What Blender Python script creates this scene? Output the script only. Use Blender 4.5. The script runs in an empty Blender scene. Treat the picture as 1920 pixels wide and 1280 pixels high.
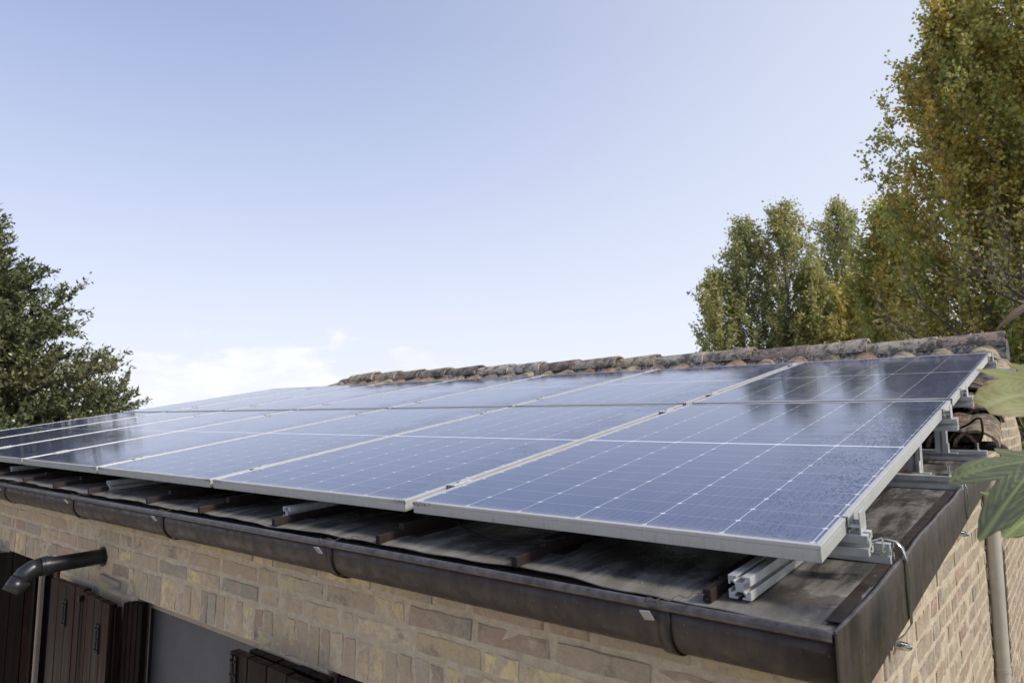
import bpy, bmesh, math, random
import numpy as np
from mathutils import Vector, Matrix

R = math.radians
rng = np.random.default_rng(7)
random.seed(7)
SC = bpy.context.scene
COL = SC.collection

# ------------------------------------------------------------------ camera
cam_d = bpy.data.cameras.new("camera")
cam = bpy.data.objects.new("camera", cam_d)
COL.objects.link(cam)
cam.location = (0.349, -1.246, 0.210)
cam.rotation_euler = (R(90 + 6.459), 0, R(39.2))
cam_d.sensor_width = 36
cam_d.lens = 24.24
cam_d.clip_start = 0.02
cam_d.clip_end = 3000
cam_d.dof.use_dof = True
cam_d.dof.focus_distance = 2.1
cam_d.dof.aperture_fstop = 7.1
SC.camera = cam

# ------------------------------------------------------------------ light
SUN_EL, SUN_AZ = 40.0, 84.0          # azimuth measured from +Y towards +X
world = bpy.data.worlds.new("World")
SC.world = world
world.use_nodes = True
wn, wl = world.node_tree.nodes, world.node_tree.links
wn.clear()
wout = wn.new("ShaderNodeOutputWorld")
wbg = wn.new("ShaderNodeBackground")
wl.new(wbg.outputs[0], wout.inputs[0])
wbg.inputs[1].default_value = 0.106
sky = wn.new("ShaderNodeTexSky")
sky.sky_type = 'NISHITA'
sky.sun_disc = False
sky.sun_elevation = R(SUN_EL)
sky.sun_rotation = R(SUN_AZ)
sky.air_density = 1.0
sky.dust_density = 2.2
sky.ozone_density = 2.0
tc = wn.new("ShaderNodeTexCoord")
sep = wn.new("ShaderNodeSeparateXYZ")
wl.new(tc.outputs['Generated'], sep.inputs[0])


def wmath(op, a, b=None, c=None):
    n = wn.new("ShaderNodeMath"); n.operation = op
    for i, v in enumerate((a, b, c)):
        if v is None: continue
        if isinstance(v, (int, float)): n.inputs[i].default_value = v
        else: wl.new(v, n.inputs[i])
    return n.outputs[0]


def wmix(f, a, b):
    n = wn.new("ShaderNodeMix"); n.data_type = 'RGBA'
    for s, v in ((n.inputs[0], f), (n.inputs[6], a), (n.inputs[7], b)):
        if isinstance(v, (int, float)): s.default_value = v
        elif isinstance(v, tuple): s.default_value = v
        else: wl.new(v, s)
    return n.outputs[2]


# pale autumn haze that thickens towards the horizon and towards the sun
hz = wn.new("ShaderNodeValToRGB")
wl.new(sep.outputs[2], hz.inputs[0])
hz.color_ramp.interpolation = 'B_SPLINE'
els = hz.color_ramp.elements
els[0].position = 0.0; els[0].color = (0.98, 0.98, 0.98, 1)
els[1].position = 1.0; els[1].color = (0.40, 0.40, 0.40, 1)
for p_, v_ in ((0.10, 0.93), (0.25, 0.84), (0.42, 0.72), (0.62, 0.58)):
    e_ = els.new(p_); e_.color = (v_, v_, v_, 1)
hc = wn.new("ShaderNodeValToRGB")
wl.new(sep.outputs[2], hc.inputs[0])
hc.color_ramp.interpolation = 'B_SPLINE'
els = hc.color_ramp.elements
els[0].position = 0.0; els[0].color = (.70, .73, .80, 1)
els[1].position = 1.0; els[1].color = (.25, .295, .56, 1)
for p_, v_ in ((0.07, (6.9, 7.25, 8.15)), (0.2, (5.9, 6.35, 7.9)), (0.34, (4.75, 5.42, 7.4)), (0.5, (3.65, 4.38, 6.9))):
    e_ = els.new(p_); e_.color = (v_[0] / 10, v_[1] / 10, v_[2] / 10, 1)
sc10 = wn.new("ShaderNodeVectorMath"); sc10.operation = 'SCALE'; sc10.inputs['Scale'].default_value = 10.0
wl.new(hc.outputs[0], sc10.inputs[0])
c1 = wmix(hz.outputs[0], sky.outputs[0], sc10.outputs[0])
sun_dir = Vector((math.sin(R(SUN_AZ)) * math.cos(R(SUN_EL)), math.cos(R(SUN_AZ)) * math.cos(R(SUN_EL)), math.sin(R(SUN_EL))))
dotn = wn.new("ShaderNodeVectorMath"); dotn.operation = 'DOT_PRODUCT'
wl.new(tc.outputs['Generated'], dotn.inputs[0]); dotn.inputs[1].default_value = Vector((0.25, 0.80, 0.45)).normalized()
glow = wmath('POWER', wmath('MAXIMUM', dotn.outputs['Value'], 0.0), 3.0)
c2 = wmix(wmath('MULTIPLY', glow, 0.62), c1, (7.6, 7.8, 8.3, 1))
# low cumulus bank
mp = wn.new("ShaderNodeMapping"); mp.inputs['Scale'].default_value = (1, 1, 2.6)
wl.new(tc.outputs['Generated'], mp.inputs[0])
nz = wn.new("ShaderNodeTexNoise"); nz.inputs['Scale'].default_value = 9.0
nz.inputs['Detail'].default_value = 8; nz.inputs['Roughness'].default_value = 0.55
wl.new(mp.outputs[0], nz.inputs['Vector'])
z = sep.outputs[2]


def wramp(v, a, b):
    n = wn.new("ShaderNodeMapRange"); n.interpolation_type = 'SMOOTHSTEP'
    wl.new(v, n.inputs[0]); n.inputs[1].default_value = a; n.inputs[2].default_value = b
    return n.outputs[0]


thr = wmath('ADD', nz.outputs[0], wmath('MULTIPLY', z, -3.3))
bank = wramp(thr, 0.17, 0.29)
side = wramp(sep.outputs[0], -0.42, -0.60)
side.node.inputs[1].default_value = -0.80; side.node.inputs[2].default_value = -0.64
side = wmath('SUBTRACT', 1.0, side)
bank = wmath('MULTIPLY', bank, side)
n2 = wn.new("ShaderNodeTexNoise"); n2.inputs['Scale'].default_value = 22.0; n2.inputs['Detail'].default_value = 6
wl.new(mp.outputs[0], n2.inputs['Vector'])
ccol = wmix(wramp(n2.outputs[0], 0.38, 0.62), (7.5, 7.55, 8.1, 1), (8.6, 8.5, 8.5, 1))
c3 = wmix(wmath('MULTIPLY', bank, 0.5), c2, ccol)
wl.new(c3, wbg.inputs[0])

sun_d = bpy.data.lights.new("sun", 'SUN')
sun_d.energy = 2.6
sun_d.angle = R(11)
sun_d.color = (1.0, 0.95, 0.87)
sun = bpy.data.objects.new("sun", sun_d)
COL.objects.link(sun)
sun.rotation_euler = sun_dir.to_track_quat('Z', 'Y').to_euler()
sun.location = (8, 8, 12)

SC.view_settings.view_transform = 'Standard'
SC.view_settings.look = 'None'
SC.view_settings.gamma = 1
SC.view_settings.exposure = 0.30
SC.cycles.use_denoising = True

GROUND = -2.9
K4 = math.tan(R(4))


def roof_z(y): return -0.1009 + K4 * y


# ------------------------------------------------------------------ materials
class Mat:
    def __init__(s, name, base=(0.5, 0.5, 0.5), rough=0.6, metal=0.0, spec=0.5):
        s.m = bpy.data.materials.new(name); s.m.use_nodes = True
        s.n, s.l = s.m.node_tree.nodes, s.m.node_tree.links
        s.b = s.n['Principled BSDF']
        s.b.inputs['Base Color'].default_value = (*base, 1)
        s.b.inputs['Roughness'].default_value = rough
        s.b.inputs['Metallic'].default_value = metal
        s.b.inputs['Specular IOR Level'].default_value = spec
        s.tc = s.n.new("ShaderNodeTexCoord")
        s.obj = s.tc.outputs['Object']

    def mapping(s, scale=(1, 1, 1), src=None):
        n = s.n.new("ShaderNodeMapping"); n.inputs['Scale'].default_value = scale
        s.l.new(src or s.obj, n.inputs[0]); return n.outputs[0]

    def noise(s, scale, detail=5, rough=0.6, vec=None, out=0):
        n = s.n.new("ShaderNodeTexNoise")
        n.inputs['Scale'].default_value = scale; n.inputs['Detail'].default_value = detail
        n.inputs['Roughness'].default_value = rough
        s.l.new(vec or s.obj, n.inputs['Vector']); return n.outputs[out]

    def voro(s, scale, vec=None, feature='F1', out=0):
        n = s.n.new("ShaderNodeTexVoronoi"); n.feature = feature
        n.inputs['Scale'].default_value = scale
        s.l.new(vec or s.obj, n.inputs['Vector']); return n.outputs[out]

    def math(s, op, a, b=None, c=None, clamp=False):
        n = s.n.new("ShaderNodeMath"); n.operation = op; n.use_clamp = clamp
        for i, v in enumerate((a, b, c)):
            if v is None: continue
            if isinstance(v, (int, float)): n.inputs[i].default_value = v
            else: s.l.new(v, n.inputs[i])
        return n.outputs[0]

    def ramp(s, v, a, b, lo=0.0, hi=1.0):
        n = s.n.new("ShaderNodeMapRange"); n.interpolation_type = 'SMOOTHSTEP'
        s.l.new(v, n.inputs[0])
        if a > b: a, b, lo, hi = b, a, hi, lo
        for i, x in zip((1, 2, 3, 4), (a, b, lo, hi)): n.inputs[i].default_value = x
        return n.outputs[0]

    def mix(s, f, a, b, mode='MIX'):
        n = s.n.new("ShaderNodeMix"); n.data_type = 'RGBA'; n.blend_type = mode
        for k, v in ((n.inputs[0], f), (n.inputs[6], a), (n.inputs[7], b)):
            if isinstance(v, (int, float)): k.default_value = v
            elif isinstance(v, tuple): k.default_value = (*v, 1) if len(v) == 3 else v
            else: s.l.new(v, k)
        return n.outputs[2]

    def col(s, v): s.l.new(v, s.b.inputs['Base Color'])
    def rough(s, v): s.l.new(v, s.b.inputs['Roughness'])

    def bump(s, h, strength=0.5, dist=0.002, prev=None):
        n = s.n.new("ShaderNodeBump"); n.inputs['Strength'].default_value = strength
        n.inputs['Distance'].default_value = dist
        s.l.new(h, n.inputs['Height'])
        if prev: s.l.new(prev, n.inputs['Normal'])
        s.l.new(n.outputs[0], s.b.inputs['Normal']); return n.outputs[0]

    def attr(s, name='Col'):
        n = s.n.new("ShaderNodeAttribute"); n.attribute_name = name
        return n.outputs['Color']

    def sepxyz(s, v=None):
        n = s.n.new("ShaderNodeSeparateXYZ"); s.l.new(v or s.obj, n.inputs[0]); return n.outputs


def m_brick():
    m = Mat('brick', rough=0.9, spec=0.25)
    c = m.attr()
    n1 = m.noise(26, 6, 0.65)
    c = m.mix(m.ramp(n1, 0.45, 0.60, 0, 0.75), c, (0.42, 0.33, 0.25))
    n3 = m.noise(9, 6, 0.7)
    c = m.mix(m.ramp(n3, 0.56, 0.66, 0, 0.6), c, (0.16, 0.145, 0.125))
    c = m.mix(m.ramp(m.noise(42, 6, 0.75), 0.50, 0.62, 0, 0.55), c, (0.50, 0.40, 0.27))
    n2 = m.noise(240, 3, 0.7)
    c = m.mix(m.ramp(n2, 0.60, 0.72, 0, 0.55), c, (0.07, 0.06, 0.05))
    n5 = m.noise(17, 5, 0.7)
    c = m.mix(m.ramp(n5, 0.57, 0.68, 0, 0.6), c, (0.52, 0.47, 0.40))
    m.col(c)
    b = m.bump(m.noise(300, 4, 0.7), 0.6, 0.0015)
    m.bump(m.noise(55, 5, 0.6), 0.7, 0.006, b)
    return m.m


def m_mortar():
    m = Mat('mortar', rough=0.95, spec=0.2)
    c = m.mix(m.ramp(m.noise(30, 6, 0.7), .3, .7), (0.46, 0.375, 0.265), (0.62, 0.52, 0.38))
    c = m.mix(m.ramp(m.noise(8, 6, 0.7), 0.55, 0.7, 0, 0.5), c, (0.30, 0.25, 0.20))
    c = m.mix(m.ramp(m.noise(200, 3, 0.7), 0.60, 0.72, 0, 0.5), c, (0.16, 0.12, 0.09))
    m.col(c)
    b = m.bump(m.noise(350, 4, 0.75), 0.7, 0.0012)
    m.bump(m.noise(40, 6, 0.65), 1.0, 0.008, b)
    return m.m


def m_sheet():
    """weathered sheet metal roof: pale oxide, dark damp stains, streaks down the slope"""
    m = Mat('roof_sheet_metal', rough=0.45, metal=0.0, spec=0.5)
    st = m.noise(7, 7, 0.65, m.mapping((3.2, 0.55, 1)))
    c = m.mix(m.ramp(st, 0.40, 0.62), (0.065, 0.060, 0.052), (0.235, 0.222, 0.195))
    n = m.noise(3.4, 8, 0.72)
    c = m.mix(m.ramp(n, 0.53, 0.57, 0, 0.62), c, (0.040, 0.034, 0.028))
    x, y, z_ = m.sepxyz()
    edge = m.ramp(m.math('ADD', y, m.math('MULTIPLY', m.noise(12, 5), 0.06)), 0.035, -0.005, 0, 0.55)
    c = m.mix(edge, c, (0.27, 0.25, 0.20))
    rust = m.ramp(m.noise(6, 7, 0.7, m.mapping((1.3, 1, 1))), 0.60, 0.68, 0, 0.5)
    c = m.mix(rust, c, (0.13, 0.075, 0.045))
    c = m.mix(m.ramp(m.noise(160, 3, 0.7), 0.62, 0.70, 0, 0.5), c, (0.42, 0.40, 0.36))
    m.col(c)
    m.rough(m.ramp(m.noise(5, 6, 0.7), 0.35, 0.65, 0.22, 0.58))
    m.bump(m.noise(14, 5, 0.6), 0.25, 0.01)
    return m.m


def m_brown_paint(name, base, streak, rough=0.38):
    """painted copper-brown gutter metal with mineral runs and specks"""
    m = Mat(name, rough=rough, spec=0.5)
    v = m.noise(30, 5, 0.6, m.mapping((1, 1, 0.10)))
    c = m.mix(m.ramp(v, 0.40, 0.70), base, tuple(x * 1.7 for x in base))
    c = m.mix(m.ramp(m.noise(46, 4, 0.6, m.mapping((1, 1, 0.12))), 0.66, 0.76, 0, 0.55), c, streak)
    c = m.mix(m.ramp(m.voro(75), 0.09, 0.04, 0, 0.7), c, (0.30, 0.29, 0.27))
    c = m.mix(m.ramp(m.noise(5, 6, 0.7), 0.52, 0.70, 0, 0.5), c, tuple(x * 0.45 for x in base))
    m.col(c)
    m.rough(m.ramp(m.noise(22, 5, 0.7), 0.35, 0.65, rough - 0.08, rough + 0.2))
    m.bump(m.noise(16, 4, 0.5), 0.18, 0.01)
    return m.m


def m_alu(name='aluminium', base=(0.56, 0.56, 0.55), rough=0.42, metal=0.75, streak=(90, 90, 4)):
    m = Mat(name, rough=rough, metal=metal)
    n = m.noise(20, 5, 0.6)
    c = m.mix(m.ramp(n, 0.3, 0.7), tuple(x * 0.78 for x in base), base)
    c = m.mix(m.ramp(m.noise(90, 5, 0.75), 0.60, 0.72, 0, 0.5), c, tuple(x * 0.5 for x in base))
    m.col(c)
    m.rough(m.ramp(m.noise(35, 4), 0.3, 0.7, rough - 0.08, rough + 0.15))
    m.bump(m.noise(60, 4), 0.08, 0.002)
    return m.m


def m_frame(both=True):
    """anodised panel frame, with moss and lichen crumbs hanging at the panel corners of the lower edge"""
    m = Mat('panel_frame', rough=0.42, metal=0.35)
    c = m.mix(m.noise(14, 5), (0.50, 0.49, 0.47), (0.66, 0.65, 0.62))
    x, y, z_ = m.sepxyz()
    corner = m.ramp(x, -0.84, -0.985) if not both else m.math('MAXIMUM', m.ramp(x, -0.12, -0.015), m.ramp(x, -0.86, -0.985))
    front = m.ramp(y, 0.012, 0.004)
    top = m.ramp(z_, -0.022, -0.004)
    spots = m.noise(210, 5, 0.8, m.mapping((1, 1, 0.6)))
    f = m.math('MULTIPLY', m.math('MULTIPLY', corner, front), top)
    d = m.ramp(m.math('ADD', spots, m.math('MULTIPLY', f, 0.17)), 0.64, 0.70, 0, 0.8)
    d = m.math('MULTIPLY', d, front)
    c = m.mix(d, c, (0.055, 0.035, 0.022))
    runs = m.ramp(m.noise(120, 3, 0.6, m.mapping((1, 1, 0.15))), 0.56, 0.7, 0, 0.35)
    c = m.mix(m.math('MULTIPLY', runs, front), c, (0.30, 0.27, 0.23))
    grime = m.ramp(m.noise(60, 5, 0.7, m.mapping((1, 0.4, 1))), 0.56, 0.72, 0, 0.4)
    c = m.mix(grime, c, (0.34, 0.30, 0.25))
    m.col(c)
    m.bump(m.noise(120, 3), 0.06, 0.001)
    return m.m


def m_panel():
    m = Mat('solar_glass', rough=0.10, spec=0.7)
    m.b.inputs['IOR'].default_value = 1.62
    x, y, z_ = m.sepxyz()
    X = m.math('MULTIPLY', m.math('ADD', x, 0.0), -1.0)          # 0..1 across
    cw, mg = (1.0 - 0.036) / 6, 0.018
    fx = m.math('SUBTRACT', X, mg)
    tx = m.math('DIVIDE', fx, cw)
    dx = m.math('MULTIPLY', m.math('ABSOLUTE', m.math('SUBTRACT', tx, m.math('ROUND', tx))), cw)   # metres to nearest column gap
    # rows: two halves of ten half cells
    mid, half = 0.845, 0.008
    Yc = m.math('SUBTRACT', m.math('ABSOLUTE', m.math('SUBTRACT', y, mid)), half)
    ch = (0.845 - 0.008 - 0.018) / 10
    ty = m.math('DIVIDE', Yc, ch)
    dy = m.math('MULTIPLY', m.math('ABSOLUTE', m.math('SUBTRACT', ty, m.math('ROUND', ty))), ch)
    base = m.mix(m.noise(3.2, 3), (0.016, 0.036, 0.115), (0.021, 0.044, 0.138))
    m.b.inputs['Specular Tint'].default_value = (0.80, 0.88, 1.0, 1)
    cid = m.n.new("ShaderNodeTexWhiteNoise"); cid.noise_dimensions = '2D'
    cmb = m.n.new("ShaderNodeCombineXYZ")
    m.l.new(m.math('FLOOR', tx), cmb.inputs[0]); m.l.new(m.math('FLOOR', m.math('DIVIDE', y, ch)), cmb.inputs[1])
    m.l.new(cmb.outputs[0], cid.inputs['Vector'])
    base = m.mix(m.math('MULTIPLY', cid.outputs[0], 0.35), base, (0.028, 0.046, 0.13))
    # fine busbars running up the slope
    bt = m.math('MULTIPLY', tx, 9.0)
    db = m.math('ABSOLUTE', m.math('SUBTRACT', m.math('FRACT', bt), 0.5))
    base = m.mix(m.math('MULTIPLY', m.math('LESS_THAN', db, 0.026), 0.30), base, (0.33, 0.34, 0.38))
    line = (0.66, 0.67, 0.72)
    base = m.mix(m.math('MULTIPLY', m.ramp(dy, 0.0011, 0.0005), 0.36), base, line)
    base = m.mix(m.math('MULTIPLY', m.ramp(dx, 0.0014, 0.0008), 0.72), base, line)
    base = m.mix(m.ramp(m.math('ADD', dx, dy), 0.0072, 0.0058, 0, 0.9), base, line)
    base = m.mix(m.ramp(m.math('ABSOLUTE', m.math('SUBTRACT', y, mid)), 0.0062, 0.0050), base, (0.72, 0.73, 0.76))
    # thin dust film and crumbs
    dust = m.ramp(m.noise(5, 6, 0.7), 0.42, 0.72, 0.01, 0.06)
    base = m.mix(dust, base, (0.34, 0.33, 0.33))
    run = m.ramp(m.noise(16, 5, 0.7, m.mapping((1, 0.10, 1))), 0.52, 0.72, 0, 0.10)
    base = m.mix(run, base, (0.36, 0.36, 0.37))
    low = m.math('MULTIPLY', m.ramp(m.math('ADD', y, m.math('MULTIPLY', m.noise(30, 5, 0.7), 0.05)), 0.075, 0.03), 0.30)
    base = m.mix(low, base, (0.33, 0.31, 0.28))
    crumb = m.ramp(m.voro(7.5), 0.028, 0.018)
    base = m.mix(crumb, base, (0.03, 0.025, 0.02))
    m.col(base)
    rr = m.math('ADD', m.math('MULTIPLY', run, 0.7), m.math('MULTIPLY', crumb, 0.6))
    rr = m.math('ADD', rr, m.ramp(m.noise(9, 5, 0.7), 0.3, 0.7, 0.05, 0.12))
    m.rough(rr)
    # rain drops: thick along the right-hand and lower edges of the glass, thinning inwards
    dropmask = m.math('MAXIMUM', m.ramp(X, 0.36, 0.02), m.ramp(y, 0.10, 0.01, 0, 0.55))
    dropmask = m.math('MAXIMUM', dropmask, m.ramp(X, 0.94, 1.0, 0, 0.5))
    n = m.noise(4.0, 5, 0.6)
    dropmask = m.math('MULTIPLY', dropmask, m.ramp(n, 0.34, 0.58))
    vsrc = m.mapping((1.0, 0.62, 1))
    drops = m.math('SUBTRACT', 1.0, m.voro(150, vsrc))
    drops = m.ramp(drops, 0.55, 0.80)
    h = m.math('MULTIPLY', drops, dropmask)
    b = m.bump(h, 0.55, 0.0011)
    m.bump(m.noise(260, 2, 0.5), 0.035, 0.001, b)
    return m.m


def m_tile():
    m = Mat('old_clay_tile', rough=0.92, spec=0.2)
    c = m.attr()
    c = m.mix(m.ramp(m.noise(11, 6, 0.75), 0.44, 0.58, 0, 0.85), c, (0.075, 0.066, 0.055))
    c = m.mix(m.ramp(m.noise(38, 5, 0.75), 0.55, 0.66, 0, 0.85), c, (0.42, 0.40, 0.35))
    c = m.mix(m.ramp(m.noise(19, 5, 0.7), 0.62, 0.70, 0, 0.8), c, (0.36, 0.27, 0.13))
    c = m.mix(m.ramp(m.noise(95, 4, 0.75), 0.52, 0.63, 0, 0.75), c, (0.040, 0.036, 0.030))
    m.col(c)
    b = m.bump(m.noise(90, 5, 0.75), 0.9, 0.006)
    m.bump(m.noise(20, 5, 0.6), 0.6, 0.012, b)
    return m.m


def m_lichen_mortar():
    m = Mat('lichen_mortar', rough=0.95, spec=0.15)
    c = m.mix(m.noise(12, 6, 0.7), (0.21, 0.19, 0.17), (0.36, 0.33, 0.30))
    c = m.mix(m.ramp(m.noise(45, 6, 0.75), 0.46, 0.56), c, (0.045, 0.042, 0.038))
    c = m.mix(m.ramp(m.noise(70, 5, 0.7), 0.58, 0.66), c, (0.52, 0.50, 0.47))
    m.col(c)
    b = m.bump(m.noise(80, 6, 0.8), 1.0, 0.01)
    m.bump(m.noise(18, 5, 0.6), 0.8, 0.03, b)
    return m.m


def m_shutter(name, c0, c1):
    m = Mat(name, rough=0.5, spec=0.12)
    v = m.noise(34, 6, 0.65, m.mapping((1, 1, 0.04)))
    c = m.mix(m.ramp(v, 0.38, 0.64), c0, c1)
    c = m.mix(m.ramp(m.noise(6, 5, 0.7), 0.5, 0.7, 0, 0.6), c, tuple(x * 0.4 for x in c0))
    m.col(c)
    m.rough(m.ramp(v, 0.3, 0.7, 0.30, 0.6))
    m.bump(v, 0.35, 0.002)
    return m.m


def m_simple(name, base, rough=0.5, metal=0.0, var=0.25, ns=20, bump=0.1, spec=0.5):
    m = Mat(name, rough=rough, metal=metal, spec=spec)
    n = m.noise(ns, 5, 0.65)
    c = m.mix(m.ramp(n, 0.3, 0.7), tuple(x * (1 - var) for x in base), tuple(min(1, x * (1 + var)) for x in base))
    m.col(c)
    m.bump(m.noise(ns * 4, 4), bump, 0.002)
    return m.m


def m_leaf(name, trans=0.35, rough=0.45, spec=0.4):
    m = Mat(name, rough=rough, spec=spec)
    c = m.attr()
    m.col(c)
    t = m.n.new("ShaderNodeBsdfTranslucent")
    tcx = m.mix(0.5, c, (0.16, 0.17, 0.01), 'ADD')
    m.l.new(tcx, t.inputs[0])
    mx = m.n.new("ShaderNodeMixShader"); mx.inputs[0].default_value = trans
    m.l.new(m.b.outputs[0], mx.inputs[1]); m.l.new(t.outputs[0], mx.inputs[2])
    out = m.n['Material Output']
    m.l.new(mx.outputs[0], out.inputs[0])
    return m.m


def m_glass_dark(name, base, rough, spec=0.5):
    m = Mat(name, base=base, rough=rough, spec=spec)
    m.bump(m.noise(2.0, 3), 0.05, 0.01)
    return m.m


M = dict(
    brick=m_brick(), mortar=m_mortar(), sheet=m_sheet(),
    gutter=m_brown_paint('brown_gutter_metal', (0.032, 0.022, 0.016), (0.10, 0.09, 0.08), 0.43),
    fascia=m_brown_paint('brown_fascia_metal', (0.042, 0.031, 0.023), (0.15, 0.14, 0.12), 0.46),
    seam=m_brown_paint('seam_metal', (0.020, 0.012, 0.009), (0.085, 0.038, 0.020), 0.55),
    lip=m_simple('worn_lip_metal', (0.10, 0.088, 0.085), 0.36, 0.3, 0.4, 40),
    alu=m_alu('rail_aluminium', (0.66, 0.66, 0.64), 0.40, 0.35),
    steel=m_simple('stainless_steel', (0.55, 0.54, 0.50), 0.25, 0.95, 0.25, 30),
    galv=m_simple('galvanised_tab', (0.36, 0.365, 0.37), 0.4, 0.4, 0.2, 50),
    wire=m_simple('old_wire', (0.12, 0.10, 0.08), 0.6, 0.5, 0.3, 80),
    frame=m_frame(), panel=m_panel(), tile=m_tile(), lichen=m_lichen_mortar(),
    shutter=m_shutter('dark_stained_wood', (0.006, 0.0045, 0.004), (0.018, 0.009, 0.007)),
    shutter_red=m_shutter('reddish_stained_wood', (0.008, 0.0055, 0.005), (0.045, 0.014, 0.008)),
    doorwood=m_shutter('varnished_door_wood', (0.050, 0.022, 0.014), (0.120, 0.050, 0.028)),
    beige=m_simple('beige_window_frame', (0.30, 0.25, 0.19), 0.5, 0, 0.12, 20),
    screen=m_simple('grey_screen', (0.085, 0.085, 0.088), 0.6, 0, 0.12, 6, 0.02),
    doorglass=m_glass_dark('dark_glass', (0.012, 0.012, 0.012), 0.08),
    iron=m_simple('black_iron', (0.012, 0.011, 0.011), 0.45, 0.3, 0.4, 40, 0.3),
    pvc=m_simple('dark_grey_pipe', (0.017, 0.017, 0.019), 0.33, 0, 0.25, 30, 0.05),
    downpipe=m_simple('cream_pipe', (0.44, 0.40, 0.33), 0.5, 0, 0.10, 12, 0.05),
    rubber=m_simple('black_rubber', (0.010, 0.010, 0.011), 0.6, 0, 0.3, 40, 0.1, 0.25),
    plank=m_shutter('grey_weathered_wood', (0.17, 0.15, 0.13), (0.30, 0.265, 0.23)),
    bark=m_simple('poplar_bark', (0.22, 0.20, 0.16), 0.9, 0, 0.4, 12, 0.5),
    darkbark=m_simple('dark_bark', (0.085, 0.065, 0.058), 0.9, 0, 0.4, 20, 0.5),
    leaf=m_leaf('poplar_leaf', 0.50), oakleaf=m_leaf('evergreen_leaf', 0.12, 0.32, 0.5),
    shrubleaf=m_leaf('shrub_leaf', 0.35), figleaf=m_leaf('fig_leaf', 0.30, 0.50, 0.35),
    twig=m_simple('fig_twig', (0.12, 0.09, 0.06), 0.8, 0, 0.3, 30, 0.3),
    inner=m_simple('dark_interior', (0.02, 0.018, 0.016), 0.9, 0, 0.2, 5),
    render=m_simple('plain_render', (0.36, 0.29, 0.22), 0.9, 0, 0.15, 5, 0.3),
)


def m_ground():
    m = Mat('grass_ground', rough=0.95, spec=0.1)
    c = m.mix(m.noise(0.15, 6, 0.6), (0.055, 0.075, 0.025), (0.11, 0.10, 0.05))
    c = m.mix(m.noise(3.0, 6, 0.7), c, (0.04, 0.06, 0.02))
    m.col(c); m.bump(m.noise(8, 6), 0.6, 0.05)
    return m.m


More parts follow.
